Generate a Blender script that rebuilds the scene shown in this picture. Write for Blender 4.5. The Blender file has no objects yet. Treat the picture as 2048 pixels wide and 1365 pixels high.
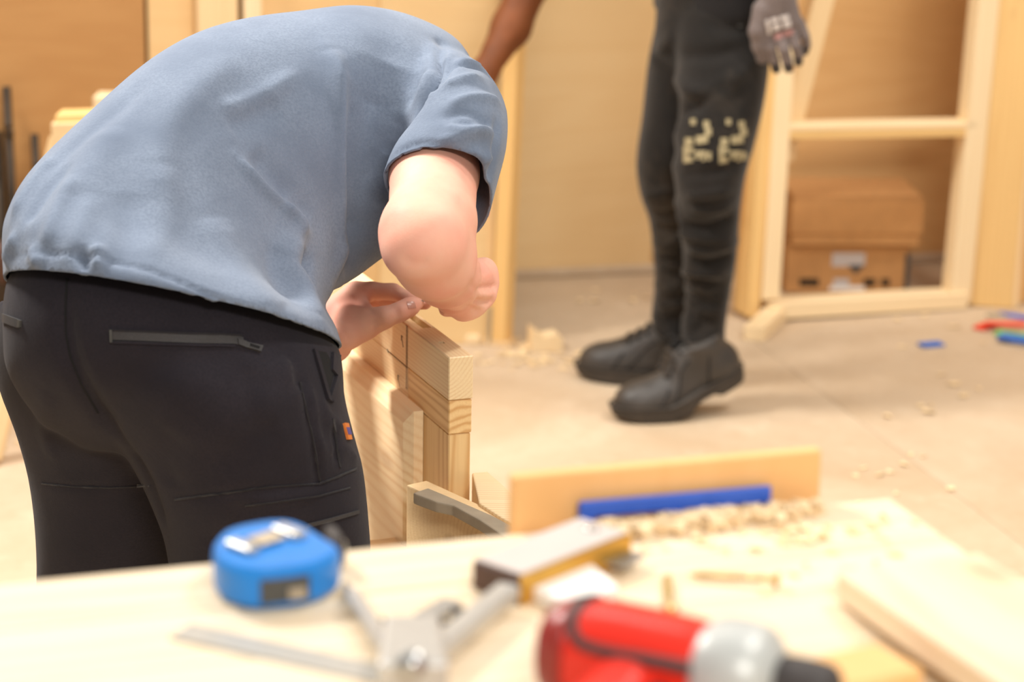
import bpy, bmesh, math, random
import numpy as np
from mathutils import Vector, Matrix, Euler
from mathutils.bvhtree import BVHTree
random.seed(7)
SC = bpy.context.scene
COL = SC.collection
# ---------------------------------------------------------------- camera
F = 2048*85/36.0
CAMP = Vector((0, 0, 1.52)); PITCH = math.radians(15.5); ROLL = math.radians(1.0)
CR = Euler((math.pi/2-PITCH, 0, 0)).to_matrix() @ Matrix.Rotation(ROLL, 3, 'Z')
cd = bpy.data.cameras.new('camera'); cam = bpy.data.objects.new('camera', cd); COL.objects.link(cam)
cam.matrix_world = Matrix.Translation(CAMP) @ CR.to_4x4()
cd.sensor_width = 36; cd.lens = 85; cd.clip_start = .05
cd.dof.use_dof = True; cd.dof.focus_distance = 2.86; cd.dof.aperture_fstop = 4.0
SC.camera = cam
# ---------------------------------------------------------------- light
w = bpy.data.worlds.new('world'); SC.world = w; w.use_nodes = True
w.node_tree.nodes['Background'].inputs[0].default_value = (1, .965, .92, 1)
w.node_tree.nodes['Background'].inputs[1].default_value = .30
def area(name, loc, target, sx, sy, power, col=(1, .955, .895), spread=180):
    l = bpy.data.lights.new(name, 'AREA'); l.shape = 'RECTANGLE'; l.size = sx; l.size_y = sy; l.energy = power; l.color = col; l.spread = math.radians(spread)
    o = bpy.data.objects.new(name, l); COL.objects.link(o); o.location = loc
    o.rotation_euler = (Vector(target)-Vector(loc)).to_track_quat('-Z', 'Y').to_euler()
area('ceiling_lamp', (-2.0, 3.9, 3.3), (-.2, 3.0, .7), .9, .3, 58, spread=105)
area('ceiling_lamp', (.7, -1.3, 3.0), (.1, 2.8, .6), 1.2, .4, 78)
area('ceiling_lamp', (1.6, 2.3, 3.6), (.3, 3.0, .4), 1.2, .35, 44)
area('ceiling_lamp', (1.9, 4.3, 3.6), (1.4, 5.7, .5), 1.2, .35, 42)
area('ceiling_lamp', (-.2, 4.3, 3.6), (.1, 5.6, .7), 1.2, .35, 40)
SC.view_settings.view_transform = 'Standard'; SC.view_settings.look = 'None'
SC.view_settings.gamma = 1; SC.view_settings.use_curve_mapping = False
SC.view_settings.exposure = .26
# ---------------------------------------------------------------- helpers: pixels on the frame to places in the room
def ray(x, y):
    return (CR @ Vector(((x-1024)/F, (682.5-y)/F, -1)))
def at(x, y, Y):
    d = ray(x, y); return CAMP + d*(Y/d.y)
def onz(x, y, z):
    d = ray(x, y); return CAMP + d*((z-CAMP.z)/d.z)
def onpl(x, y, p, n):
    d = ray(x, y); n = Vector(n); return CAMP + d*((Vector(p)-CAMP).dot(n)/d.dot(n))
V = Vector
def setm(o, mat):
    if mat: o.data.materials.append(mat)
def empty(name, loc, label, cat, group=None):
    o = bpy.data.objects.new(name, None); COL.objects.link(o); o.location = loc
    o.empty_display_size = .05; tag(o, label, cat, group); return o
def tag(o, label=None, cat=None, group=None, kind=None):
    if label: o['label'] = label
    if cat: o['category'] = cat
    if group: o['group'] = group
    if kind: o['kind'] = kind
    return o
def wm(o):
    m = o.matrix_basis.copy() if o.parent is None else wm(o.parent) @ o.matrix_parent_inverse @ o.matrix_basis
    return m
def adopt(o, parent):
    if parent is None: return
    o.parent = parent; o.matrix_parent_inverse = wm(parent).inverted()
def link(name, me, mat, parent=None, M=None, smooth=True):
    """a mesh in world coordinates (M None: recentred on its own middle) or in the local frame M"""
    if M is None:
        n = len(me.vertices); a = np.empty(n*3, 'f'); me.vertices.foreach_get('co', a); a = a.reshape(-1, 3)
        c = (a.min(0)+a.max(0))/2; me.vertices.foreach_set('co', (a-c).ravel()); M = Matrix.Translation(V([float(q) for q in c]))
    o = bpy.data.objects.new(name, me); COL.objects.link(o); o.matrix_basis = M
    adopt(o, parent); setm(o, mat)
    if smooth: me.polygons.foreach_set('use_smooth', [True]*len(me.polygons))
    me.update(); return o
def mk(name, verts, faces, mat, parent=None, M=None, smooth=False):
    me = bpy.data.meshes.new(name); me.from_pydata([tuple(v) for v in verts], [], faces); me.validate(); me.update()
    bm = bmesh.new(); bm.from_mesh(me); bmesh.ops.recalc_face_normals(bm, faces=bm.faces); bm.to_mesh(me); bm.free()
    return link(name, me, mat, parent, M, smooth)
def frame(x, up=(0, 0, 1), o=(0, 0, 0)):
    x = V(x).normalized(); z = V(up); z = (z-x*z.dot(x)).normalized(); y = z.cross(x)
    return Matrix(((x.x, y.x, z.x, o[0]), (x.y, y.y, z.y, o[1]), (x.z, y.z, z.z, o[2]), (0, 0, 0, 1)))
def box_me(name, l, w_, h, bev=.0015, seg=1):
    bm = bmesh.new(); bmesh.ops.create_cube(bm, size=1)
    bmesh.ops.scale(bm, vec=(l, w_, h), verts=bm.verts)
    if bev: bmesh.ops.bevel(bm, geom=bm.edges[:], offset=min(bev, .4*min(l, w_, h)), segments=seg, affect='EDGES', profile=.5)
    me = bpy.data.meshes.new(name); bm.to_mesh(me); bm.free(); return me
def box(name, c, x, up, l, w_, h, mat, parent=None, bev=.0015, seg=1):
    """box centred on c, length l along x, height h along up"""
    return link(name, box_me(name, l, w_, h, bev, seg), mat, parent, frame(x, up, V(c)), smooth=False)
def plank(name, p0, p1, w_, t, up, mat, parent=None, bev=.0015):
    p0 = V(p0); p1 = V(p1); return box(name, (p0+p1)/2, p1-p0, up, (p1-p0).length, w_, t, mat, parent, bev)
def prism(name, pts, n, d, mat, parent=None, bev=0):
    """polygon pts extruded by d along n"""
    n = V(n).normalized()*d; k = len(pts); P = [V(p) for p in pts]+[V(p)+n for p in pts]
    f = [list(range(k)), list(range(2*k-1, k-1, -1))]+[[i, i+k, (i+1) % k+k, (i+1) % k] for i in range(k)]
    o = mk(name, P, f, mat, parent)
    if bev:
        bm = bmesh.new(); bm.from_mesh(o.data); bmesh.ops.bevel(bm, geom=bm.edges[:], offset=bev, segments=2, affect='EDGES', profile=.5)
        bm.to_mesh(o.data); bm.free()
    return o
def tube_g(pts, rad, n=10):
    """closed tube through pts with radii; verts, faces"""
    pts = [V(p) for p in pts]; r = rad if hasattr(rad, '__len__') else [rad]*len(pts)
    vs = []; fs = []; up = V((0, 0, 1)); k = len(pts)
    for i, p in enumerate(pts):
        t = (pts[min(i+1, k-1)]-pts[max(i-1, 0)]).normalized()
        if abs(t.dot(up)) > .95: up = V((1, 0, 0)) if abs(t.x) < .9 else V((0, 1, 0))
        u = (up-t*up.dot(t)).normalized(); v = t.cross(u); up = u
        for j in range(n):
            a = 2*math.pi*j/n; vs.append(p+(u*math.cos(a)+v*math.sin(a))*r[i])
    for i in range(k-1):
        for j in range(n):
            fs.append([i*n+j, i*n+(j+1) % n, (i+1)*n+(j+1) % n, (i+1)*n+j])
    fs.append(list(range(n))[::-1]); fs.append([(k-1)*n+j for j in range(n)])
    return vs, fs
def tube(name, pts, rad, mat, parent=None, n=10):
    v, f = tube_g(pts, rad, n); return mk(name, v, f, mat, parent, smooth=True)
def join_g(parts):
    vs = []; fs = []
    for v, f in parts:
        k = len(vs); vs += list(v); fs += [[i+k for i in q] for q in f]
    return vs, fs
def spline(P, m):
    """catmull-rom through the rows of P, m steps per span"""
    P = np.array(P, float); n = len(P); out = []
    for i in range(n-1):
        p0, p1, p2, p3 = P[max(i-1, 0)], P[i], P[i+1], P[min(i+2, n-1)]
        for j in range(m):
            t = j/m; out.append(.5*(2*p1+(p2-p0)*t+(2*p0-5*p1+4*p2-p3)*t*t+(3*p1-p0-3*p2+p3)*t**3))
    out.append(P[-1]); return np.array(out)
def loft_g(st, n=36, m=4, e=2.0):
    """rings between two silhouette points with a half-depth: rows (xL,yL,YL,xR,yR,YR,b,lift)"""
    R = spline(st, m); vs = []; fs = []
    for r in R:
        a = at(r[0], r[1], r[2]); c = at(r[3], r[4], r[5]); ce = (a+c)/2; u = (a-c)/2
        v = (CAMP-ce).normalized(); v = (v-u.normalized()*v.dot(u.normalized())).normalized()*r[6]+V((0, 0, r[7]))
        for j in range(n):
            q = 2*math.pi*j/n; cq, sq = math.cos(q), math.sin(q)
            vs.append(ce+u*(abs(cq)**(2/e)*(1 if cq >= 0 else -1))+v*(abs(sq)**(2/e)*(1 if sq >= 0 else -1)))
    k = len(R)
    for i in range(k-1):
        for j in range(n): fs.append([i*n+j, i*n+(j+1) % n, (i+1)*n+(j+1) % n, (i+1)*n+j])
    fs.append(list(range(n))[::-1]); fs.append([(k-1)*n+j for j in range(n)])
    return vs, fs
def loft3_g(rings, n=32, m=4, e=2.0):
    """rings given in 3D: (centre, u half-axis, v half-axis)"""
    R = spline([list(c)+list(u)+list(v) for c, u, v in rings], m); vs = []; fs = []
    for r in R:
        c, u, v = V(r[0:3]), V(r[3:6]), V(r[6:9])
        for j in range(n):
            q = 2*math.pi*j/n; cq, sq = math.cos(q), math.sin(q)
            vs.append(c+u*(abs(cq)**(2/e)*(1 if cq >= 0 else -1))+v*(abs(sq)**(2/e)*(1 if sq >= 0 else -1)))
    k = len(R)
    for i in range(k-1):
        for j in range(n): fs.append([i*n+j, i*n+(j+1) % n, (i+1)*n+(j+1) % n, (i+1)*n+j])
    fs.append(list(range(n))[::-1]); fs.append([(k-1)*n+j for j in range(n)])
    return vs, fs
def remesh(parts, vox, smooth=6):
    """several closed shapes grown into one continuous surface"""
    v, f = join_g(parts); me = bpy.data.meshes.new('tmp'); me.from_pydata([tuple(q) for q in v], [], f)
    bm = bmesh.new(); bm.from_mesh(me); bmesh.ops.recalc_face_normals(bm, faces=bm.faces); bm.to_mesh(me); bm.free()
    o = bpy.data.objects.new('tmp', me); COL.objects.link(o)
    r = o.modifiers.new('r', 'REMESH'); r.mode = 'VOXEL'; r.voxel_size = vox
    s = o.modifiers.new('s', 'SMOOTH'); s.factor = .5; s.iterations = smooth
    dg = bpy.context.evaluated_depsgraph_get(); out = bpy.data.meshes.new_from_object(o.evaluated_get(dg))
    bpy.data.objects.remove(o); bpy.data.meshes.remove(me); return out
def co(me):
    a = np.empty(len(me.vertices)*3); me.vertices.foreach_get('co', a); return a.reshape(-1, 3)
def nor(me):
    a = np.empty(len(me.vertices)*3); me.vertex_normals.foreach_get('vector', a); return a.reshape(-1, 3)
def bvh(me):
    return BVHTree.FromPolygons([v.co.copy() for v in me.vertices], [tuple(p.vertices) for p in me.polygons])
def folds(me, lst):
    """creases: (pixel polyline, width m, height m) laid on the surface seen along those pixels"""
    t = bvh(me); P = co(me); N = nor(me); D = np.zeros(len(P))
    for pl, wd, h in lst:
        pts = []
        for x, y in spline(pl, 5):
            hit = t.ray_cast(CAMP, ray(x, y).normalized())
            if hit[0] is not None: pts.append(hit[0])
        if len(pts) < 2: continue
        best = np.full(len(P), 9.); pos = np.zeros(len(P)); A = np.array(pts); k = len(pts)-1
        for i in range(k):
            a, b = A[i], A[i+1]; d = b-a; L = max(d@d, 1e-9)
            s = np.clip(((P-a)@d)/L, 0, 1); ds = np.linalg.norm(P-a-s[:, None]*d, axis=1)
            mm = ds < best; best[mm] = ds[mm]; pos[mm] = (i+s[mm])/k
        fade = np.clip(np.sin(np.pi*np.clip(pos, .04, .96))*1.6, 0, 1)
        D += h*np.exp(-(best/wd)**2)*fade
    P = P+N*D[:, None]; me.vertices.foreach_set('co', P.ravel()); me.update()
def decal(name, me, quads, mat, parent, lift=.0012, nx=6, ny=3, mw=None):
    """thin printed or sewn pieces: pixel quads (4 corners) laid on a surface"""
    t = bvh(me); vs = []; fs = []
    for q in quads:
        k = len(vs); ok = True; top = []
        for j in range(ny+1):
            for i in range(nx+1):
                s, r = i/nx, j/ny
                x = (q[0][0]*(1-s)+q[1][0]*s)*(1-r)+(q[3][0]*(1-s)+q[2][0]*s)*r
                y = (q[0][1]*(1-s)+q[1][1]*s)*(1-r)+(q[3][1]*(1-s)+q[2][1]*s)*r
                h = t.ray_cast(CAMP, ray(x, y).normalized())
                if h[0] is None: ok = False; break
                n = h[1] if h[1].dot(ray(x, y)) < 0 else -h[1]
                top.append((h[0]+n*lift, h[0]-n*.002))
            if not ok: break
        if not ok: continue
        vs += [a for a, b in top]+[b for a, b in top]; nn = (nx+1)*(ny+1)
        for j in range(ny):
            for i in range(nx):
                a = k+j*(nx+1)+i; fs.append([a, a+1, a+nx+2, a+nx+1])
        ring = [i for i in range(nx+1)]+[(j+1)*(nx+1)+nx for j in range(ny)]+[ny*(nx+1)+i for i in range(nx-1, -1, -1)]+[j*(nx+1) for j in range(ny-1, 0, -1)]
        for a, b in zip(ring, ring[1:]+ring[:1]): fs.append([k+a, k+b, k+b+nn, k+a+nn])
    if not vs: return None
    return mk(name, vs, fs, mat, parent, smooth=False)
# ---------------------------------------------------------------- bodies: blended rounded shapes on a grid, one surface
class SDF:
    def __init__(s, lo, hi, h):
        s.lo = np.array(lo, float); s.h = h; s.n = np.ceil((np.array(hi)-s.lo)/h).astype(int)+1
        s.f = np.full(s.n, .05, np.float32)
    def _sub(s, lo, hi):
        a = np.clip(((lo-s.lo)/s.h).astype(int), 0, s.n-1); b = np.clip(((hi-s.lo)/s.h).astype(int)+2, 1, s.n)
        ax = [s.lo[i]+s.h*np.arange(a[i], b[i]) for i in range(3)]
        return tuple(slice(a[i], b[i]) for i in range(3)), np.meshgrid(*ax, indexing='ij', sparse=True)
    def _mix(s, sl, d, k):
        f = s.f[sl]; hh = np.clip(.5+.5*(f-d)/k, 0, 1); s.f[sl] = f*(1-hh)+d*hh-k*hh*(1-hh)
    def cone(s, a, b, ra, rb, k=.01):
        a = np.array(a, float); b = np.array(b, float); m = max(ra, rb)+k+.01
        sl, (X, Y, Z) = s._sub(np.minimum(a, b)-m, np.maximum(a, b)+m)
        d = b-a; L = max(d@d, 1e-9)
        t = np.clip(((X-a[0])*d[0]+(Y-a[1])*d[1]+(Z-a[2])*d[2])/L, 0, 1)
        q = np.sqrt((X-a[0]-t*d[0])**2+(Y-a[1]-t*d[1])**2+(Z-a[2]-t*d[2])**2)-(ra+(rb-ra)*t)
        s._mix(sl, q, k); return s
    def chain(s, pts, rs, k=.01):
        for i in range(len(pts)-1): s.cone(pts[i], pts[i+1], rs[i], rs[i+1], k)
        return s
    def ell(s, c, M, r, k=.01):
        """ellipsoid with axes the columns of M"""
        c = np.array(c, float); M = np.array(M, float); m = max(r)+k+.01
        sl, (X, Y, Z) = s._sub(c-m, c+m); X = X-c[0]; Y = Y-c[1]; Z = Z-c[2]
        q = 0; g = 0
        for i in range(3):
            p = (X*M[0][i]+Y*M[1][i]+Z*M[2][i]); q = q+(p/r[i])**2; g = g+(p/r[i]**2)**2
        k0 = np.sqrt(q); d = k0*(k0-1)/np.maximum(np.sqrt(g), 1e-6)
        s._mix(sl, d, k); return s
    def mesh(s, name='body', it=2):
        f = s.f; ins = f < 0; n = np.array(f.shape)
        c = [ins[i:n[0]-1+i, j:n[1]-1+j, k:n[2]-1+k] for i in (0, 1) for j in (0, 1) for k in (0, 1)]
        a = c[0].copy(); o = c[0].copy()
        for q in c[1:]: a &= q; o |= q
        I = np.argwhere(o & ~a); idx = -np.ones(n-1, np.int64); idx[tuple(I.T)] = np.arange(len(I))
        acc = np.zeros((len(I), 3)); cnt = np.zeros(len(I)); cor = [np.array((i, j, k)) for i in (0, 1) for j in (0, 1) for k in (0, 1)]
        val = [f[tuple((I+q).T)] for q in cor]
        for i in range(8):
            for j in range(i+1, 8):
                if np.abs(cor[i]-cor[j]).sum() != 1: continue
                mm = (val[i] < 0) != (val[j] < 0); t = np.where(mm, val[i]/np.where(mm, val[i]-val[j], 1), 0)
                acc += mm[:, None]*(cor[i]+t[:, None]*(cor[j]-cor[i])); cnt += mm
        P = s.lo+s.h*(I+acc/cnt[:, None]); Q = []
        for ax in range(3):
            u, v = [(1, 2), (2, 0), (0, 1)][ax]
            sl0 = [slice(None)]*3; sl1 = [slice(None)]*3; sl0[ax] = slice(0, -1); sl1[ax] = slice(1, None)
            E = ins[tuple(sl0)] != ins[tuple(sl1)]; e = np.argwhere(E)
            e = e[(e[:, u] > 0) & (e[:, v] > 0) & (e[:, u] < n[u]-1) & (e[:, v] < n[v]-1)]
            du = np.zeros(3, int); du[u] = 1; dv = np.zeros(3, int); dv[v] = 1
            q = np.stack([idx[tuple((e-du-dv).T)], idx[tuple((e-dv).T)], idx[tuple(e.T)], idx[tuple((e-du).T)]], 1)
            fl = ~ins[tuple(e.T)]; q[fl] = q[fl][:, ::-1]; Q.append(q)
        Q = np.concatenate(Q); Q = Q[(Q >= 0).all(1)]
        me = bpy.data.meshes.new(name); me.from_pydata(P.tolist(), [], Q.tolist()); me.validate(); me.update()
        if it:
            bm = bmesh.new(); bm.from_mesh(me)
            for _ in range(it): bmesh.ops.smooth_vert(bm, verts=bm.verts, factor=.4, use_axis_x=True, use_axis_y=True, use_axis_z=True)
            bm.to_mesh(me); bm.free()
        return me
# ---------------------------------------------------------------- materials
def lin(c):
    return tuple((x/255/12.92 if x/255 <= .04045 else ((x/255+.055)/1.055)**2.4) for x in c)+(1,)
class NT:
    def __init__(s, name):
        s.m = bpy.data.materials.new(name); s.m.use_nodes = True; s.t = s.m.node_tree; s.b = s.t.nodes['Principled BSDF']
    def n(s, ty, ins=None, **kw):
        q = s.t.nodes.new(ty)
        for k, v in kw.items(): setattr(q, k, v)
        for k, v in (ins or {}).items():
            if isinstance(v, tuple) and len(v) == 2 and hasattr(v[0], 'outputs'): s.t.links.new(v[0].outputs[v[1]], q.inputs[k])
            elif hasattr(v, 'outputs'): s.t.links.new(v.outputs[0], q.inputs[k])
            else: q.inputs[k].default_value = v
        return q
    def math(s, op, a, b=0.):
        return s.n('ShaderNodeMath', {0: a, 1: b}, operation=op)
    def mix(s, f, a, b, bl='MIX'):
        q = s.n('ShaderNodeMix', {0: f, 6: a, 7: b}, data_type='RGBA', blend_type=bl); return (q, 2)
    def ramp(s, f, st):
        q = s.n('ShaderNodeValToRGB', {0: f}); e = q.color_ramp.elements
        while len(e) < len(st): e.new(.5)
        for i, (p, c) in enumerate(st): e[i].position = p; e[i].color = c if hasattr(c, '__len__') else (c, c, c, 1)
        return q
    def out(s, col=None, rough=.5, bump=None, bs=.2, bd=.01, **kw):
        if col is not None:
            if isinstance(col, tuple) and len(col) == 2: s.t.links.new(col[0].outputs[col[1]], s.b.inputs['Base Color'])
            elif hasattr(col, 'outputs'): s.t.links.new(col.outputs[0], s.b.inputs['Base Color'])
            else: s.b.inputs['Base Color'].default_value = col
        if hasattr(rough, 'outputs'): s.t.links.new(rough.outputs[0], s.b.inputs['Roughness'])
        else: s.b.inputs['Roughness'].default_value = rough
        if bump is not None:
            q = s.n('ShaderNodeBump', {'Height': bump, 'Strength': bs, 'Distance': bd}); s.t.links.new(q.outputs[0], s.b.inputs['Normal'])
        for k, v in kw.items(): s.b.inputs[k].default_value = v
        return s.m
def wood(name, c, dark, freq=260., knots=.0, rough=.55, streak=.35, pith=(.05, .07), vary=.10):
    """sawn softwood, grain along the local X: rings round a pith line show as stripes on the faces and arcs on the ends"""
    t = NT(name); tc = t.n('ShaderNodeTexCoord'); oi = t.n('ShaderNodeObjectInfo')
    sh = t.n('ShaderNodeVectorMath', {0: (oi, 'Random'), 1: (3.1, .08, .05)}, operation='MULTIPLY')
    p = t.n('ShaderNodeVectorMath', {0: (tc, 'Object'), 1: sh}, operation='ADD')
    st = t.n('ShaderNodeVectorMath', {0: p, 1: (2.2, 16., 16.)}, operation='MULTIPLY')
    nz = t.n('ShaderNodeTexNoise', {'Vector': st, 'Scale': 1., 'Detail': 3.})
    fi = t.n('ShaderNodeVectorMath', {0: p, 1: (7., 420., 420.)}, operation='MULTIPLY')
    nf = t.n('ShaderNodeTexNoise', {'Vector': fi, 'Scale': 1., 'Detail': 2.})
    sp = t.n('ShaderNodeSeparateXYZ', {0: p})
    y = t.math('SUBTRACT', (sp, 1), pith[0]); z = t.math('SUBTRACT', (sp, 2), pith[1])
    r = t.math('SQRT', t.math('ADD', t.math('MULTIPLY', y, y), t.math('MULTIPLY', z, z)))
    ph = t.math('ADD', t.math('MULTIPLY', r, freq*6.28), t.math('MULTIPLY', (nz, 0), 17.))
    rg = t.math('POWER', t.math('ADD', t.math('MULTIPLY', t.math('SINE', ph), .5), .5), 2.2)
    big = t.n('ShaderNodeTexNoise', {'Vector': t.n('ShaderNodeVectorMath', {0: p, 1: (1.2, 9., 9.)}, operation='MULTIPLY'), 'Scale': 1., 'Detail': 1.})
    f = t.math('MULTIPLY', rg, t.ramp((big, 0), [(.3, .25), (.75, 1.)]))
    col = t.mix(t.math('MULTIPLY', f, streak), lin(c), lin(dark))
    col = t.mix(t.math('MULTIPLY', t.ramp((nf, 0), [(.45, 0.), (.75, 1.)]), .16), col, lin(dark))
    if knots:
        vo = t.n('ShaderNodeTexVoronoi', {'Vector': t.n('ShaderNodeVectorMath', {0: p, 1: (4., 9., 9.)}, operation='MULTIPLY'), 'Scale': 1.})
        kn = t.ramp((vo, 0), [(.06, 1.), (.15, 0.)])
        col = t.mix(t.math('MULTIPLY', kn, knots), col, lin((150, 92, 48)))
    v = t.math('ADD', t.math('MULTIPLY', (oi, 'Random'), vary), 1-vary*.5)
    hs = t.n('ShaderNodeHueSaturation', {'Value': v, 'Color': col})
    return t.out(hs, rough, (nf, 0), .12, .002)
def ply(name, c, dark, rough=.5, sc=(6., .8, 1.), vary=.06, amt=.8):
    """rotary-cut veneer: wide soft flame bands"""
    t = NT(name); tc = t.n('ShaderNodeTexCoord'); oi = t.n('ShaderNodeObjectInfo')
    sh = t.n('ShaderNodeVectorMath', {0: (oi, 'Random'), 1: (7.1, 3.2, 5.5)}, operation='MULTIPLY')
    p = t.n('ShaderNodeVectorMath', {0: (tc, 'Object'), 1: sh}, operation='ADD')
    st = t.n('ShaderNodeVectorMath', {0: p, 1: sc}, operation='MULTIPLY')
    nz = t.n('ShaderNodeTexNoise', {'Vector': st, 'Scale': 1., 'Detail': 4., 'Distortion': .9})
    wv = t.math('ADD', t.math('MULTIPLY', t.math('SINE', t.math('MULTIPLY', (nz, 0), 42.)), .5), .5)
    col = t.mix(t.math('MULTIPLY', wv, .28*amt), lin(c), lin(dark))
    bg = t.n('ShaderNodeTexNoise', {'Vector': p, 'Scale': 1.6, 'Detail': 3.})
    col = t.mix(t.math('MULTIPLY', t.ramp((bg, 0), [(.35, 0.), (.7, 1.)]), .5*amt), col, lin(dark))
    vo = t.n('ShaderNodeTexVoronoi', {'Vector': p, 'Scale': 2.6}); kn = t.ramp((vo, 0), [(.03, 1.), (.1, 0.)])
    col = t.mix(t.math('MULTIPLY', kn, .55*amt), col, lin((165, 100, 50)))
    v = t.math('ADD', t.math('MULTIPLY', (oi, 'Random'), vary), 1-vary*.5)
    return t.out(t.n('ShaderNodeHueSaturation', {'Value': v, 'Color': col}), rough)
def plain(name, c, rough=.5, metal=0., noise=0., sc=60., bump=0., **kw):
    t = NT(name); tc = t.n('ShaderNodeTexCoord'); nz = t.n('ShaderNodeTexNoise', {'Vector': (tc, 'Object'), 'Scale': sc, 'Detail': 4.})
    c = lin(c); d = tuple(x*(1-noise) for x in c[:3])+(1,)
    return t.out(t.mix(t.ramp((nz, 0), [(.3, 0.), (.7, 1.)]), c, d), rough, (nz, 0) if bump else None, bump, .003, Metallic=metal, **kw)
def cloth(name, c, c2, worn=None, rough=.9, sc=9., weave=1400., bump=.35, sheen=.15):
    t = NT(name); tc = t.n('ShaderNodeTexCoord'); v = (tc, 'Object')
    n1 = t.n('ShaderNodeTexNoise', {'Vector': v, 'Scale': sc, 'Detail': 5., 'Roughness': .62})
    n2 = t.n('ShaderNodeTexNoise', {'Vector': v, 'Scale': weave, 'Detail': 2.})
    n3 = t.n('ShaderNodeTexNoise', {'Vector': v, 'Scale': weave*.22, 'Detail': 3.})
    col = t.mix(t.ramp((n1, 0), [(.3, 0.), (.7, 1.)]), lin(c), lin(c2))
    col = t.mix(t.math('MULTIPLY', t.ramp((n3, 0), [(.38, 0.), (.66, 1.)]), .6), col, lin(c2))
    if worn:
        n4 = t.n('ShaderNodeTexNoise', {'Vector': v, 'Scale': 6., 'Detail': 6., 'Roughness': .7})
        col = t.mix(t.math('MULTIPLY', t.ramp((n4, 0), [(.52, 0.), (.72, 1.)]), .6), col, lin(worn))
    h = t.math('ADD', (n2, 0), (n3, 0))
    return t.out(col, rough, h, bump, .0012, **{'Sheen Weight': sheen, 'Specular IOR Level': .2})
def skin(name, c, red, sss=.12):
    t = NT(name); tc = t.n('ShaderNodeTexCoord'); v = (tc, 'Object')
    n1 = t.n('ShaderNodeTexNoise', {'Vector': v, 'Scale': 14., 'Detail': 4.}); n2 = t.n('ShaderNodeTexNoise', {'Vector': v, 'Scale': 420., 'Detail': 3.})
    col = t.mix(t.ramp((n1, 0), [(.35, 0.), (.7, 1.)]), lin(c), lin(red))
    return t.out(col, .58, (n2, 0), .12, .0015, **{'Subsurface Weight': sss, 'Subsurface Radius': (.012, .005, .003), 'Subsurface Scale': 1., 'Specular IOR Level': .25})
M = {}
M['pine'] = wood('pine', (238, 208, 160), (206, 158, 98), 170., .5)
M['pine_bright'] = wood('pine_bright', (246, 222, 180), (222, 180, 122), 150., .3, streak=.5)
M['pine_gold'] = wood('pine_gold', (236, 196, 130), (200, 146, 76), 120., .5)
M['pine_door'] = wood('pine_door', (243, 218, 174), (214, 166, 104), 210., .0, .5, .55, pith=(.09, -.06), vary=.05)
M['pine_stile'] = wood('pine_stile', (238, 203, 146), (198, 140, 74), 95., .0, .5, .75, pith=(.03, .05), vary=.04)
M['pine_panel'] = wood('pine_panel', (245, 222, 182), (220, 174, 112), 85., .35, .5, .65, pith=(.02, -.10), vary=.04)
M['bench'] = wood('bench_pine', (237, 218, 188), (219, 187, 142), 70., .35, .5, .5, pith=(.1, -.12), vary=.05)
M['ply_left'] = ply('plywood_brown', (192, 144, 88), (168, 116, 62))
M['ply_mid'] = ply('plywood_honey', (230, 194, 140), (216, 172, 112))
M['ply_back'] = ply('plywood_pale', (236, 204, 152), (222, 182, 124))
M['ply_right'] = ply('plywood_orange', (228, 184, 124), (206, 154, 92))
M['card'] = plain('cardboard', (200, 148, 92), .85, 0, .12, 30.)
M['board_orange'] = ply('tray_board', (240, 190, 128), (228, 172, 104), sc=(9., 2., 2.))
M['dark_metal'] = plain('dark_metal', (70, 58, 46), .5, .6, .2)
M['steel'] = plain('brushed_steel', (196, 196, 194), .32, .9, .12, 200.)
M['alu'] = plain('cast_aluminium', (200, 198, 193), .35, .55, .08, 80.)
M['brass'] = plain('brass', (214, 164, 72), .3, .75, .12, 60.)
M['rosewood'] = plain('rosewood', (92, 62, 52), .4, 0, .3, 40.)
M['pale_top'] = plain('pale_grey_top', (208, 198, 193), .28, 0, .05, 30.)
M['white'] = plain('white_paper', (245, 243, 238), .6, 0, .03)
M['blue_plastic'] = plain('blue_plastic', (18, 128, 214), .38, 0, .06)
M['blue_bar'] = plain('blue_bar_plastic', (46, 96, 205), .45, 0, .08)
M['label_dark'] = plain('grey_label', (72, 72, 70), .45, 0, .1)
M['red_plastic'] = plain('red_plastic', (226, 44, 26), .3, 0, .06)
M['red_dark'] = plain('dark_red_plastic', (150, 44, 36), .35, 0, .06)
M['rubber'] = plain('black_rubber', (62, 56, 54), .6, 0, .1)
M['grey_plastic'] = plain('grey_plastic', (196, 198, 194), .4, .2, .06)
M['screw'] = plain('yellow_zinc', (212, 184, 122), .35, .6, .1)
M['green'] = plain('green_plastic', (110, 200, 110), .45, 0, .05)
M['red_shim'] = plain('red_shim_plastic', (238, 56, 34), .45, 0, .05)
M['blue_shim'] = plain('blue_shim_plastic', (36, 112, 206), .45, 0, .05)
M['clamp_grey'] = plain('dusty_grey_bar', (172, 158, 136), .6, .0, .2, 30.)
M['pencil'] = plain('pencil_line', (70, 55, 42), .8)
M['hole'] = plain('mortise_dark', (120, 78, 40), .8, 0, .3)
M['rule'] = plain('satin_rule_steel', (186, 182, 174), .42, .35, .1, 200.)
M['clip'] = plain('worn_clip_steel', (205, 190, 165), .4, .5, .1, 60.)
M['shirt'] = cloth('blue_grey_jersey', (124, 136, 154), (101, 113, 132))
M['trousers'] = cloth('charcoal_twill', (46, 42, 48), (35, 32, 38), None, .95, 7., 1700., .3, .06)
M['trousers_seam'] = cloth('charcoal_seam', (44, 42, 45), (36, 34, 37))
M['zip'] = plain('grey_zip', (62, 60, 61), .75, .0, .35, 900.)
M['black_void'] = plain('opening_seam_black', (16, 16, 18), .95)  # near-black: shade inside openings painted in, also the dark seat seam
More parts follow.
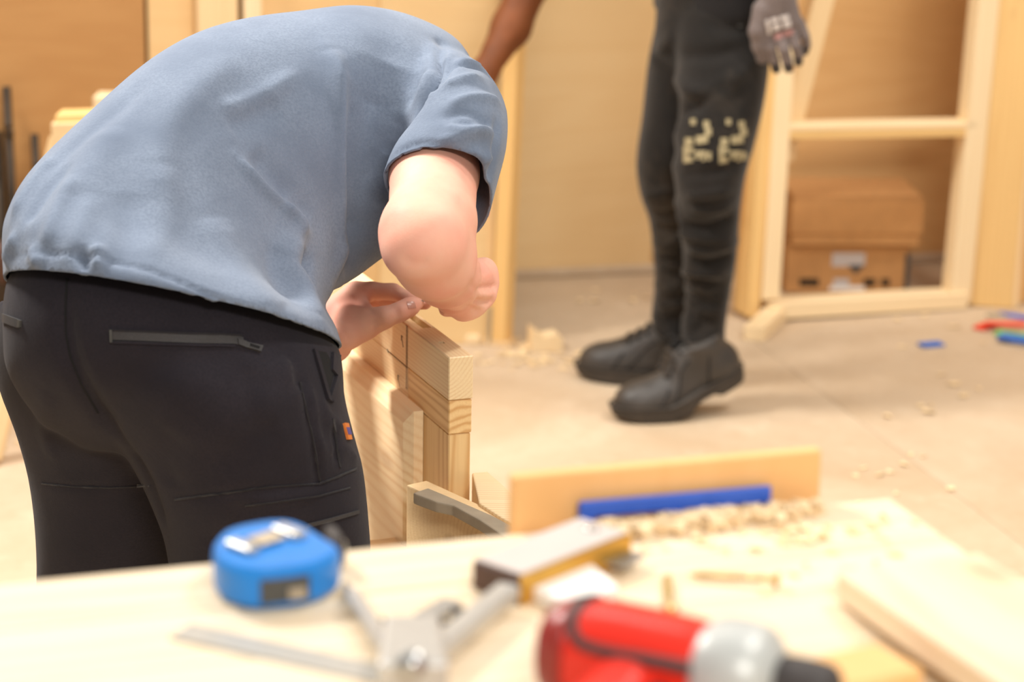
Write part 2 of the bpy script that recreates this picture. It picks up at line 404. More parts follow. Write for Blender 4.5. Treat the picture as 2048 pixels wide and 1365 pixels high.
M['work_trousers'] = cloth('dusty_black_twill', (38, 34, 31), (26, 24, 22), (72, 63, 53), .92, 8., 700.)
M['black_tee'] = cloth('black_jersey', (34, 31, 31), (26, 24, 24))
M['boot'] = plain('dusty_black_leather', (66, 61, 57), .5, 0, .35, 22., .15)
M['sole'] = plain('boot_sole', (66, 58, 50), .75, 0, .3, 40., .1)
M['sock'] = plain('grey_sock', (128, 124, 116), .9, 0, .1)
M['lace'] = plain('black_lace', (30, 28, 27), .9)
M['glove'] = cloth('grey_knit_glove', (124, 112, 108), (106, 95, 92), None, .85, 20., 900.)
M['glove_palm'] = cloth('dark_glove_coating', (66, 58, 56), (50, 45, 44), None, .6, 20., 900.)
M['print_cream'] = plain('cream_print', (166, 152, 116), .8, 0, .2, 300.)
M['print_white'] = plain('white_print', (206, 198, 194), .8, 0, .1, 300.)
M['print_red'] = plain('faded_red_print', (176, 130, 126), .8, 0, .1, 300.)
M['skin_pale'] = skin('pale_skin', (234, 182, 158), (230, 158, 138))
M['skin_brown'] = skin('brown_skin', (132, 76, 42), (106, 60, 33), .05)
M['nail'] = plain('nail', (206, 150, 132), .3)
M['hair'] = plain('dark_hair', (34, 26, 22), .6, 0, .4, 300., .4)
M['hair_black'] = plain('black_hair', (20, 17, 16), .7, 0, .4, 300., .4)
M['tag_orange'] = plain('orange_tag', (222, 130, 60), .7)
M['tag_violet'] = plain('violet_tag', (92, 84, 150), .7)
M['eye'] = plain('eye_white', (232, 226, 218), .3)
# ================================================================ the room
def floor_mat():
    t = NT('dusty_floor'); tc = t.n('ShaderNodeTexCoord'); v = (tc, 'Object')
    n1 = t.n('ShaderNodeTexNoise', {'Vector': v, 'Scale': 1.7, 'Detail': 5., 'Roughness': .6, 'Distortion': .6})
    n2 = t.n('ShaderNodeTexNoise', {'Vector': v, 'Scale': 34., 'Detail': 5., 'Roughness': .7})
    n3 = t.n('ShaderNodeTexNoise', {'Vector': v, 'Scale': 6.5, 'Detail': 6., 'Roughness': .7})
    col = t.mix(t.ramp((n1, 0), [(.36, 0.), (.66, 1.)]), lin((208, 187, 160)), lin((190, 165, 134)))
    col = t.mix(t.math('MULTIPLY', t.ramp((n3, 0), [(.56, 0.), (.74, 1.)]), .55), col, lin((224, 206, 180)))
    col = t.mix(t.math('MULTIPLY', t.ramp((n3, 0), [(.26, 1.), (.4, 0.)]), .35), col, lin((176, 146, 116)))
    col = t.mix(t.math('MULTIPLY', t.ramp((n2, 0), [(.35, 1.), (.5, 0.)]), .2), col, lin((180, 150, 116)))
    return t.out(col, .7, (n2, 0), .1, .002)
M['floor'] = floor_mat()
fl = mk('floor', [(x, y, z) for z in (-.12, -.012) for x, y in ((-5, -1.5), (5, -1.5), (5, 8), (-5, 8))],
        [[0, 1, 2, 3], [4, 5, 6, 7], [0, 1, 5, 4], [1, 2, 6, 5], [2, 3, 7, 6], [3, 0, 4, 7]], M['floor'])
tag(fl, 'dusty beige concrete floor strewn with sawdust', kind='structure')
J0, J1 = onz(1500, 675, 0), onz(1672, 806, 0); jd = (J1-J0).normalized(); jn = V((jd.y, -jd.x, 0))
JA, JB = J0-jd*4, J1+jd*7
def clip_poly(P, o, n):
    out = []
    for i in range(len(P)):
        a, b = V(P[i]), V(P[(i+1) % len(P)]); da, db = (a-o).dot(n), (b-o).dot(n)
        if da >= 0: out.append(a)
        if da*db < 0: out.append(a+(b-a)*(da/(da-db)))
    return out
for s in (1, -1):
    P = clip_poly([(-5, -1.5, -.012), (5, -1.5, -.012), (5, 8, -.012), (-5, 8, -.012)], J0+jn*s*.0008, jn*s)
    prism('concrete_slab', P, (0, 0, 1), .012, M['floor'], fl, .0006)
# --- partition on the left: sheets of plywood with upright boards on its face
L0, L1 = onz(0, 742, 0), onz(985, 686, 0); ld = (L1-L0).normalized(); ln = V((ld.y, -ld.x, 0)); ln = ln if ln.y < 0 else -ln
def lw(px, y=60): 
    p = onpl(px, y, L0, ln); return (p-L0).dot(ld)
wl = bpy.data.objects.new('wall_left', None); COL.objects.link(wl); wl.location = L0
tag(wl, 'plywood partition of several sheets and upright boards behind the stooping person', kind='structure')
def lwall(name, a, b, mat, out=.0, th=.018, z0=0., z1=2.5):
    p0 = L0+ld*((a+b)/2)+ln*(out-th/2); return box(name, p0+V((0, 0, (z0+z1)/2)), (0, 0, 1), ln, z1-z0, b-a, th, mat, wl, .002)
sL = lw(-340)-1.222; e1 = lw(290); e2 = lw(296); e3 = lw(390); e4 = lw(472); e5 = lw(482); e6 = lw(517); e7 = lw(960); e8 = (L1-L0).dot(ld)
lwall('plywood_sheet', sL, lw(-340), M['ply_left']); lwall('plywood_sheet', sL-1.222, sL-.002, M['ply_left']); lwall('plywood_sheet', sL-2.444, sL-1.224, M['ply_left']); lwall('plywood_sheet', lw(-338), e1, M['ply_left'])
lwall('backing', sL-2.444, e8, M['dark_metal'], -.03, .02)
lwall('upright_board', e2, e3, M['ply_mid'], .004, .02); lwall('upright_board', e3+.001, e4, M['pine'], .034, .05)
lwall('upright_board', e5, e6, M['pine_bright'], .045, .06)
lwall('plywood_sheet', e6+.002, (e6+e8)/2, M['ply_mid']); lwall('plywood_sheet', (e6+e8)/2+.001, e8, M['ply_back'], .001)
# --- far wall
B0, B1 = onz(1020, 556, 0), onz(1290, 545, 0); bd = (B1-B0).normalized(); bn = V((bd.y, -bd.x, 0)); bn = bn if bn.y < 0 else -bn
wb = bpy.data.objects.new('wall_back', None); COL.objects.link(wb); wb.location = B0
tag(wb, 'pale plywood sheets closing the far end of the bay', kind='structure')
bl = (B1-B0).length
def bwall(name, a, b, mat, out=0., th=.018, z0=0., z1=2.5):
    return box(name, B0+bd*(a+b)/2+bn*(out-th/2)+V((0, 0, (z0+z1)/2)), (0, 0, 1), bn, z1-z0, b-a, th, mat, wb, .002)
kx = bl/270.
bwall('plywood_sheet', -1.2, kx*285-.002, M['ply_back']); bwall('plywood_sheet', kx*285, kx*285+1.22, M['ply_right'], -.002)
bwall('backing', -1.2, 2.6, M['pine'], -.03, .03); bwall('plywood_sheet', kx*285+1.222, 2.6, M['ply_right'])
tr = box('trim_1', B0+bd*.5+bn*.012+V((0, 0, .012)), bd, (0, 0, 1), 3.2, .02, .022, M['floor'], None, .004)
tag(tr, 'low dusty strip along the foot of the far plywood wall', kind='structure')
# --- right-hand end wall: wide board, stud and sheet
R0 = onz(1935, 618, 0)
wr = bpy.data.objects.new('wall_right', None); COL.objects.link(wr); wr.location = R0
tag(wr, 'boarded stud wall at the right-hand end of the bay', kind='structure')
def up_board(name, xb, xt, yb, w_, t, mat, parent, face=(-.12, -1, 0), lenz=2.4, dy=0.):
    """upright timber from its foot pixel, leaning as its top pixel at the frame's upper edge shows"""
    p = onz(xb, yb, 0)+V((0, dy, 0)); q = at(xt, 0, p.y); d = (q-p).normalized()
    f = V(face); return plank(name, p+d*.002, p+d*lenz, w_, t, f, mat, parent)
up_board('wide_board', 1981, 2034, 614, .105, .022, M['pine_gold'], wr)
up_board('stud', 2020, 2062, 611, .036, .06, M['pine'], wr)
up_board('wide_board', 2075, 2110, 612, .13, .02, M['ply_right'], wr, dy=.03)
up_board('wide_board', 2230, 2265, 612, .28, .02, M['ply_right'], wr, dy=.03)
for i in range(3):
    q = onz(2270, 606, 0)+V((.30+.61+1.222*i, .06, 1.25)); box('plywood_sheet', q, (0, 0, 1), (0, -1, 0), 2.5, 1.22, .018, M['ply_right'], wr, .002)
# --- leaning post at the end of the partition
pp = empty('timber_post', L1, 'knotty leaning timber post with a grey strip at the end of the partition', 'post')
p = onz(1003, 688, 0); q = at(1033, 0, p.y); d = (q-p).normalized(); fx = V((-.45, -1, 0))
plank('post', p+d*.012, p+d*2.3, .036, .045, fx, M['pine_gold'], pp)
sd = V((1, -.45, 0)).normalized()
plank('grey_strip', p-sd*.021+d*.004-fx.normalized()*-.012, p-sd*.021+d*.09-fx.normalized()*-.012, .007, .03, fx, M['clamp_grey'], pp)
plank('sole_plate', p-d*0+V((0, 0, .006))-sd*.05, p+V((0, 0, .006))+sd*.03, .05, .012, (0, 0, 1), M['pine'], pp)
# ================================================================ the timber frame standing on the right
fr = empty('timber_studwork', onz(1530, 645, 0), 'pale timber stud frame with one cross rail standing on the right', 'frame')
FY = onz(1530, 645, 0).y; FY2 = onz(1925, 618, 0).y
def fp(x, y):
    """on the plane of the frame's front"""
    a = onz(1530, 645, 0); b = onz(1925, 618, 0); d = b-a; n = V((d.y, -d.x, 0)); return onpl(x, y, a, n)
fd = (onz(1925, 618, 0)-onz(1530, 645, 0)).normalized(); fn = V((fd.y, -fd.x, 0)); fn = fn if fn.y < 0 else -fn
def fplank(name, a, b, w_, t, mat, out=0., ext=0.):
    p, q = fp(*a), fp(*b); d = (q-p).normalized(); return plank(name, p+fn*(out-t/2)-d*0, q+fn*(out-t/2)+d*ext, w_, t, fn, mat, fr)
fplank('stile', (1542, 600), (1579, 0), .046, .05, M['pine_bright'], 0, .9)
fplank('stile', (1508, 636), (1552, 0), .032, .09, M['pine_gold'], -.006, .9)  # darker pine paints in the shaded side face of the bright stile
fplank('stile', (1921, 606), (1979, 0), .058, .05, M['pine_bright'], 0, .9)
fplank('rail', (1575, 267), (1953, 261), .030, .05, M['pine_gold'], -.002)
fplank('rail', (1578, 256), (1953, 250), .014, .062, M['pine_bright'], -.0)  # brighter strip paints in the lit upper face of the cross rail
fplank('bottom_rail', (1536, 622), (1932, 600), .04, .07, M['pine_bright'], .012)
fplank('brace', (1585, 330), (1672, -10), .055, .03, M['pine'], -.055, .9)
fplank('brace', (1440, 588), (1532, 190), .03, .03, M['pine'], -.06, .5)
a, b = onz(1508, 668, .018), onz(1556, 622, .018); plank('foot', a, b, .05, .035, (0, 0, 1), M['pine_bright'], fr)
# cardboard boxes behind the frame
def carton(name, px0, px1, ytop, ybot, z0, dep, Y, label, printed=False, lidded=False):
    a, b = at(px0, ybot, Y), at(px1, ybot, Y+.02); w_ = (b-a).length; z1 = at(px0, ytop, Y).z; h = z1-z0
    x = (b-a); x.z = 0; x.normalize(); nrm = V((x.y, -x.x, 0)); nrm = nrm if nrm.y < 0 else -nrm
    c = (a+b)/2-nrm*dep/2; c.z = z0+h/2
    r = empty(name, (c.x, c.y, z0), label, 'box', 'cardboard boxes behind the timber frame')
    t = .006
    for s, l in ((1, w_), (-1, w_)): box('side', c+nrm*s*(dep/2-t/2), x, (0, 0, 1), l, t, h, M['card'], r, .001)
    for s in (1, -1): box('side', c+x*s*(w_/2-t/2), nrm, (0, 0, 1), dep-2*t, t, h, M['card'], r, .001)
    box('bottom', c-V((0, 0, h/2-t/2)), x, (0, 0, 1), w_-2*t, dep-2*t, t, M['card'], r, .001)
    for s in (1, -1): box('flap', c+V((0, 0, h/2+.003))+nrm*s*dep/4, x, (0, 0, 1), w_+.004, dep/2-.002, .005, M['card'], r, .001)
    if lidded:
        for s in (1, -1): box('lid_rim', c+nrm*s*(dep/2+.004)+V((0, 0, h*.12)), x, (0, 0, 1), w_+.012, .006, h*.7, M['card'], r, .001)
    return r, c, x, nrm, w_, h, dep
low = carton('cardboard_box', 1570, 1816, 492, 588, .002, .22, 5.98, 'lower cardboard box with dark and white printing under another box')
hi = carton('cardboard_box', 1584, 1838, 397, 489, low[5]+.009, .24, 5.955, 'plain upper cardboard box stacked on the printed one', lidded=True)
r, c, x, nrm, w_, h, dep = low
def onbox(u, v, su, sv, name, mat):
    """a print at u,v of the box face"""
    box(name, c+x*(u*w_/2)+V((0, 0, v*h/2))+nrm*(dep/2+.0005), x, nrm, su, sv, .001, mat, r, 0)
tri = [c+x*(.02-.022)+V((0, 0, .012))+nrm*(dep/2), c+x*(.02+.024)+V((0, 0, .012))+nrm*(dep/2), c+x*(.02)+V((0, 0, -.012))+nrm*(dep/2)]
onbox(.0, .42, .085, .035, 'pale_label', M['print_white']); prism('printed_arrow', tri, nrm, .0015, M['label_dark'], r)
for u, s in ((-.62, .05), (-.1, .04), (.36, .03), (.62, .022)): onbox(u, -.55, s, .02, 'printed_mark', M['print_white'] if u in (-.1,) else M['dark_metal'])
onbox(.0, -.8, .09, .012, 'pale_label', M['white'])
onbox(.96, -.1, .012, h*.8, 'printed_edge', M['label_dark'])
# things against the wall on the far left
def tall(name, px, ytop, Yoff, w_, lab, mat, cat, jaw=True):
    p = onz(px, 742-.057*px, 0); p = p+ln*Yoff; zt = at(px, ytop, p.y).z
    r = empty(name, p, lab, cat); lean = -ln*(Yoff-.03)
    tube('bar', [p+V((0, 0, .01)), p+lean*.98+V((0, 0, zt))], w_, mat, r, 8)
    if jaw:
        for f in (.55, .86):
            m = p+lean*f+V((0, 0, zt*f)); box('jaw', m+ln*.035, ln, (0, 0, 1), .075, .014, .022, mat, r, .003)
        m = p+lean*.55+V((0, 0, zt*.55)); tube('screw_handle', [m+ln*.066-V((0, 0, .06)), m+ln*.066+V((0, 0, .03))], [.010, .008], M['rosewood'], r, 8)
tall('bar_clamp', 33, 190, .14, .010, 'thin dark bar clamp leaning on the brown plywood, second from the left edge', M['dark_metal'], 'clamp')
tall('bar_clamp', 3, 285, .16, .022, 'thick dark bar clamp leaning on the wall at the left edge', M['dark_metal'], 'clamp')
tall('bar_clamp', 84, 285, .13, .009, 'short dark bar clamp leaning beside the pale sawhorse', M['dark_metal'], 'clamp')
sh = empty('sawhorse', onz(165, 760, 0), 'pale wooden sawhorse with splayed legs half hidden behind the stooping person', 'sawhorse')
SY = 4.62
def sp_(x, y, dy=0): return at(x, y, SY+dy)
plank('beam', sp_(112, 262, .0), sp_(400, 254, .0), .09, .045, (0, 0, 1), M['pine'], sh)
plank('top_batten', sp_(118, 240, 0), sp_(400, 232, .0), .07, .03, (0, 0, 1), M['pine_gold'], sh)
for x0, y0, x1, dy in ((126, 278, 62, -.16), (150, 278, 130, .12), (360, 272, 340, -.1), (380, 272, 400, .12)):
    b = sp_(x0, y0, .05); e = onz(x1, 800, 0); e = V((e.x, SY+.05+dy, .0)); d = (b-e).normalized()
    plank('leg', e+d*.012, b, .05, .03, (0, -1, 0), M['pine'], sh)
po = empty('timber_upright', onz(222, 775, 0), 'pale square offcut upright standing behind the stooping person', 'timber')
b = at(224, 188, 5.02); f = V((b.x, 5.02, 0)); plank('upright', f+V((0, 0, .02)), b, .07, .07, (0, -1, 0), M['pine_bright'], po, .003)
box('foot_block', f+V((0, 0, .01)), (1, 0, 0), (0, 0, 1), .16, .13, .02, M['pine'], po)
# loose offcut and shavings on the floor
oc = empty('notched_offcut', onz(1080, 690, 0), 'notched pine offcut lying on the floor beside the timber post', 'offcut')
a = onz(1062, 706, 0); xx = V((.98, .2, 0)).normalized(); zz = V((0, 0, 1))
P = [a, a+xx*.075, a+xx*.075+zz*.03, a+xx*.062+zz*.042, a+xx*.03+zz*.036, a+xx*.002+zz*.058]
prism('block', P, V((-.2, .98, 0)), .05, M['pine_bright'], oc, .0015)
oc2 = empty('flat_offcut', onz(920, 672, 0), 'flat pale offcut on the floor left of the timber post', 'offcut')
plank('block', onz(868, 664, .012), onz(968, 672, .012), .09, .022, (0, 0, 1), M['pine_bright'], oc2, .003)
def chips(name, spots, lab, cat, seed, zf=0., s0=.006, s1=.016, mat=None):
    rnd = random.Random(seed); vs = []; fs = []
    for x, y, sx, sy, n in spots:
        for _ in range(n):
            px, py = rnd.gauss(x, sx), rnd.gauss(y, sy); p = onz(px, py, zf); a = rnd.uniform(0, 6.28); l = rnd.uniform(s0, s1); w_ = l*rnd.uniform(.3, .8); h = rnd.uniform(.001, .003)
            if zf > .1 and not on_bench(p): continue
            if zf < .1 and (p.y > 5.98 or (p-L0).dot(ln) < .08 and p.x < L1.x+.06): continue
            u = V((math.cos(a), math.sin(a), 0)); v = V((-u.y, u.x, 0)); k = len(vs)
            for q, dz in ((-u*l-v*w_, .0), (u*l-v*w_, h*1.5), (u*l*.8+v*w_, h), (-u*l*.8+v*w_, h*2)):
                vs.append(p+q+V((0, 0, dz+.0006)))
            for i in range(4): vs.append(vs[k+i]+V((0, 0, h*.6)))
            fs += [[k+4, k+5, k+6, k+7], [k, k+1, k+5, k+4], [k+1, k+2, k+6, k+5], [k+2, k+3, k+7, k+6], [k+3, k, k+4, k+7], [k, k+3, k+2, k+1]]
    o = mk(name, vs, fs, mat or M['pine_bright']); return tag(o, lab, cat, kind='stuff')
chips('wood_shavings', [(1060, 720, 80, 12, 60), (1350, 600, 120, 25, 16), (1800, 960, 70, 30, 10), (30, 880, 40, 60, 16), (1010, 690, 40, 8, 40), (1900, 760, 90, 60, 14)],
      'pale sawdust and wood shavings scattered over the floor', 'shavings', 3)
# coloured plastic packers on the floor at the right
def shim(px, py, ang, l, w_, t, mat, z, lab, tilt=0.):
    p = onz(px, py, z+t/2+.001); x = V((math.cos(ang), math.sin(ang), tilt)).normalized()
    r = empty('plastic_shim', (p.x, p.y, z), lab, 'shim', 'plastic shims on the floor')
    y = V((-x.y, x.x, 0))
    for s in (-1, 1): box('prong', p+y*s*w_*.32, x, (0, 0, 1), l, w_*.36, t, mat, r, .001)
    box('bridge', p-x*l*.32, x, (0, 0, 1), l*.36, w_, t*.999, mat, r, .001)
shim(1862, 689, .35, .058, .03, .006, M['blue_shim'], 0, 'single blue plastic shim lying apart on the floor')
shim(1972, 652, .9, .075, .032, .007, M['red_shim'], .0, 'red plastic shim at the left end of the small pile')
shim(2012, 648, .03, .1, .03, .006, M['red_shim'], .012, 'long red plastic shim across the small pile')
shim(2012, 668, -.5, .05, .036, .006, M['green'], 0., 'green plastic shim at the front of the small pile')
shim(2034, 678, -.5, .085, .045, .008, M['blue_shim'], .006, 'bright blue plastic shim at the front of the small pile')
shim(2030, 632, -.55, .08, .022, .005, M['blue_bar'], 0, 'dark blue plastic shim at the back of the small pile')
shim(1996, 630, .25, .06, .016, .005, M['clamp_grey'], 0, 'grey plastic shim at the back of the small pile')
shim(2064, 672, .3, .06, .04, .006, M['green'], 0, 'second green plastic shim at the right of the small pile')
# ================================================================ the door being worked on
ZT = .712
O = onz(898, 716, ZT); fa = onz(692, 557, ZT); D = (fa-O).normalized(); N = V((D.y, -D.x, 0)); N = N if N.x > 0 else -N
T = (onz(946, 711, ZT)-O).dot(N); T = max(.028, min(.044, T))
UP = V((0, 0, 1))
def dq(x, y):
    """(s,t) on the door's near face plane for a pixel"""
    p = onpl(x, y, O, N); return (p-O).dot(D), ZT-p.z
sJ = dq(815, 700)[0]; tA = dq(898, 803)[1]; tB = dq(898, 872)[1]; sP = dq(845, 830)[0]; tP = dq(845, 822)[1]
print('door', T, sJ, tA, tB, sP, tP, D, O)
DL = .86
dr = empty('pine_door', O+D*.43+N*T/2-UP*(ZT-.02), 'pale pine framed door held on edge with a raised panel and pencil marks', 'door')
def dbox(name, s0, s1, t0, t1, n0, n1, mat, along='D', bev=.0012):
    c = O+D*(s0+s1)/2-UP*(t0+t1)/2+N*(n0+n1)/2
    return box(name, c, D if along == 'D' else UP, N if along != 'N' else UP, s1-s0 if along == 'D' else t1-t0, t1-t0 if along == 'D' else s1-s0, n1-n0, mat, dr, bev)
A = dbox('rail', 0, DL, 0, tA, 0, T, M['pine_door'])
# mortise and a plugged hole cut into the upper edge
def cut(o, c, x, l, w_, h):
    k = box('cutter', c, x, UP, l, w_, h, None, None, 0); m = o.modifiers.new('b', 'BOOLEAN'); m.object = k; m.operation = 'DIFFERENCE'
    dg = bpy.context.evaluated_depsgraph_get(); me = bpy.data.meshes.new_from_object(o.evaluated_get(dg)); o.modifiers.clear(); o.data = me; bpy.data.objects.remove(k)
m0, m1 = onz(824, 633, ZT), onz(845, 650, ZT); cut(A, (m0+m1)/2, D, .075, .012, .05)
h0 = onz(883, 685.5, ZT); cut(A, h0, D, .009, .007, .02)
dbox('rail', sJ+.001, DL, tA+.0008, tP+.02, .0015, T-.0015, M['pine_door'])
dbox('stile', 0.001, sJ, tA+.0008, tB, .0008, T-.0008, M['pine_stile'])
TB = .545
dbox('stile', 0.0022, sJ+.01, tB+.0008, TB, .0016, T-.0016, M['pine_stile'], 'T')
dbox('stile', DL-.1, DL, tP+.02, TB, .0015, T-.0015, M['pine_stile'], 'T')
dbox('rail', sJ+.012, DL-.102, TB-.095, TB, .0015, T-.0015, M['pine_door'])
# raised panel standing proud of the face, chamfered round its rim
pr = .021; ch = .014
def dpt(s, t, n): return O+D*s-UP*t+N*n
rim = [(sP, tP), (DL-.07, tP), (DL-.07, TB-.06), (sP, TB-.06)]
inn = [(sP+ch, tP+ch*1.3), (DL-.07-ch, tP+ch*1.3), (DL-.07-ch, TB-.06-ch), (sP+ch, TB-.06-ch)]
vs = [dpt(s, t, .001) for s, t in rim]+[dpt(s, t, -pr*.55) for s, t in rim]+[dpt(s, t, -pr) for s, t in inn]
fs = [[0, 1, 2, 3], [8, 9, 10, 11]]+[[i, (i+1) % 4, (i+1) % 4+4, i+4] for i in range(4)]+[[i+4, (i+1) % 4+4, (i+1) % 4+8, i+8] for i in range(4)]
Mf = frame(D, N, dpt((sP+DL)/2, .3, 0)); Mi = Mf.inverted()
mk('raised_panel', [Mi @ v for v in vs], fs, M['pine_panel'], dr, Mf)
# pencil marks: setting-out lines and two small arrows
def mark(s0, t0, s1, t1, w_=.0005):
    a, b = dpt(s0, t0, -.0003), dpt(s1, t1, -.0003); plank('pencil_mark', a, b, w_, .0004, N, M['pencil'], dr, 0)
for ds in (0, .004): mark(sJ+ds, 0, sJ+ds, tA+.03)
def arrow(x, y):
    s, t = dq(x, y); mark(s, t, s-.008, t+.014); mark(s, t, s, t+.007); mark(s, t, s-.006, t+.001)
arrow(803, 671); arrow(796, 750)
s, t = dq(776, 702); mark(s, t, sJ, tA+.001, .0008); mark(s+.003, t-.001, s-.003, t+.002, .002)
# cradle that holds the door upright
cz = .552
cr = empty('door_cradle', (O.x, O.y, 0), 'pine cradle with a notch gripping the lower corner of the door', 'trestle')
def cpt(x, y, z=cz): return onz(x, y, z)
a, b = cpt(853, 961), cpt(980, 1019); jd_ = (b-a).normalized(); jw = V((jd_.y, -jd_.x, 0)); jw = jw if jw.x < 0 else -jw
wJ = abs((cpt(808, 968)-a).dot(jw)); a2 = a+jw*wJ
PJ = [a, a+jd_*.34, a+jd_*.34+jw*wJ, a2]
prism('jaw', [q-UP*.12 for q in PJ], UP, .12, M['pine'], cr, .002)
a, b = cpt(975, 943), cpt(1025, 986); kd = (b-a).normalized(); kw = V((kd.y, -kd.x, 0)); kw = kw if kw.x < 0 else -kw
gap = (O+N*(T+.004)); wK = max(.03, (a-gap).dot(N)-.0)
PK = [cpt(x, y, cz+.004) for x, y in ((944, 946), (975, 943), (1100, 1052), (1075, 1075), (1003, 1036), (958, 1007))]
prism('jaw', [q-UP*.1 for q in PK], UP, .1, M['pine_bright'], cr, .002)
ce = a+kd*.2-UP*.16
plank('cross_bearer', O-N*.2+D*.1-UP*(ZT-cz+.15), O+N*.25+D*.1-UP*(ZT-cz+.15), .09, .06, UP, M['pine'], cr)
plank('cross_bearer', O-N*.2+D*.7-UP*(ZT-cz+.405), O+N*.25+D*.7-UP*(ZT-cz+.405), .09, .06, UP, M['pine'], cr)
plank('spacer', O+N*.13+D*.1-UP*(ZT-cz+.12), O+N*.13+D*-.15-UP*(ZT-cz+.12), .12, .0, UP, M['pine'], cr) if 0 else None
for n0, s0, n1, s1, tt in ((-.18, .1, -.3, .0, .15), (.22, .1, .32, .0, .15)):
    q = O+N*n0+D*s0-UP*(ZT-cz+tt); e = O+N*n1+D*s1; e.z = .012; plank('leg', e, q, .06, .04, D, M['pine'], cr)
for n0, s0 in ((-.16, .7), (.2, .7)):
    q = O+N*n0+D*s0; plank('leg', V((q.x, q.y, .001)), V((q.x, q.y, .12)), .06, .04, D, M['pine'], cr)
plank('support_rail', O+N*.1+D*-.3-UP*(ZT-cz+.12+.03)-UP*.06, O-N*.02+D*.12-UP*(ZT-cz+.21), .2, .06, UP, M['pine'], cr)
# worn grey clamp bar lying on the jaw
def cb(x, y, z=cz+.012): return onz(x, y, z)
gb = empty('clamp_bar', cb(900, 1010), 'worn grey clamp bar lying across the front of the door cradle', 'clamp')
zt = cz+.016
top = [cb(826, 986, zt), cb(856, 976, zt), cb(890, 990, zt), cb(985, 1031, zt), cb(1060, 1072, zt)]
bot = [cb(832, 989, zt), cb(872, 1004, zt), cb(905, 1011, zt), cb(958, 1040, zt), cb(1025, 1085, zt)]
P = top+bot[::-1]
prism('bar', [q-UP*.014 for q in P], UP, .014, M['clamp_grey'], gb, .002)
e0, e1 = cb(985, 1040, zt), cb(1050, 1082, zt); dd = (e1-e0).normalized()
tube('screw', [e1-UP*.03, e1+UP*.03], .006, M['steel'], gb, 10)
# ================================================================ the workbench in front
ZB = .9
E0, E1 = onz(0, 1167, ZB), onz(1780, 996, ZB); ed = (E1-E0).normalized(); en = V((ed.y, -ed.x, 0)); en = en if en.y < 0 else -en
def on_bench(p): return 0 < (p-E1).dot(en) and (p-E1).dot(ed) < 0
wbn = empty('workbench', (E0+E1)/2+en*.3-V((0, 0, .9)), 'pale pine workbench in the foreground carrying tools', 'workbench')
W0 = E1-ed*1.55
def bplank(a, b, n0, n1, z1, th, mat, name='top_board', bev=.002):
    c = E1-ed*(a+b)/2+en*(n0+n1)/2; c = V((c.x, c.y, z1-th/2)); return box(name, c, ed, UP, b-a, n1-n0, th, mat, wbn, bev)
wid = [.0, .088, .178, .30, .43, .56, .69]
for i in range(6): bplank(0, 1.55, wid[i]+.0006, wid[i+1]-.0006, ZB-.0003*(i % 2), .035, M['bench'])
for s in (.06, 1.49):
    for n in (.06, .63):
        q = E1-ed*s+en*n; plank('leg', V((q.x, q.y, .001)), V((q.x, q.y, ZB-.036)), .07, .07, en, M['pine'], wbn)
    q = E1-ed*s; plank('end_rail', V((q.x, q.y, ZB-.08))+en*.1, V((q.x, q.y, ZB-.08))+en*.59, .06, .08, UP, M['pine'], wbn) if 0 else None
bplank(.1, 1.45, .03, .06, ZB-.036, .09, M['pine'], 'apron'); bplank(.1, 1.45, .63, .66, ZB-.036, .09, M['pine'], 'apron')
def bz(x, y, z=0.): return onz(x, y, ZB+z)
# --- thick plank at the right, propped up towards the camera on a brown offcut
pk = empty('propped_plank', bz(1800, 1230), 'thick pale plank propped on the right end of the workbench', 'plank')
a0 = bz(1672, 1140, .024); far_r = bz(1905, 1075, .024); nd = (bz(2010, 1372, .05)-a0).normalized()
wv = (far_r-a0); wv = wv-nd*wv.dot(nd); pw = wv.length; wv.normalize(); pn = nd.cross(wv); pn = pn if pn.z > 0 else -pn
c = a0+wv*pw/2+nd*.2-pn*.0115; link('board', box_me('board', .4, pw, .023, .002), M['bench'], pk, frame(nd, pn, c), smooth=False)
tag(pk.children[0], None)
ob = empty('brown_offcut', bz(1760, 1365), 'small brown hardwood offcut on the workbench beside the propped plank', 'offcut')
a, b = bz(1560, 1402, .012), bz(1800, 1345, .012); plank('block', a, b, .05, .024, UP, M['board_orange'], ob, .003)
# --- upright board at the back of the bench with a blue strip before it and shavings at its foot
bo = empty('upright_board', E1-ed*.15, 'orange-brown plywood board standing on edge along the back of the workbench', 'board')
nb = .010
def onrear(x, y, off):
    return onpl(x, y, E1+en*off, en)
a, b = onrear(1022, 950, -nb), onrear(1638, 897, -nb); a.z = b.z = (a.z+b.z)/2; zb = ZB-.034
ah = a.z
c = (a+b)/2; hgt = ah-(ZB-.07)
box('board', V((c.x, c.y, ah-hgt/2)), b-a, UP, (b-a).length, .012, hgt, M['board_orange'], bo, .0015)
bx = empty('blue_straightedge', E1-ed*.2, 'blue plastic straightedge leaning in front of the upright board', 'straightedge')
a, b = onrear(1158, 1018, .004), onrear(1541, 985, .004)
d_ = (b-a); bh = .0125
plank('blade', a-UP*.001, b-UP*.001, bh, .005, en, M['blue_bar'], bx, .001)
for f in (.04, .5, .985): q = a+d_*f-UP*(bh/2+.0045); box('foot', q, d_, UP, .012 if f < .9 else .008, .005, .010, M['blue_bar'], bx, .001)
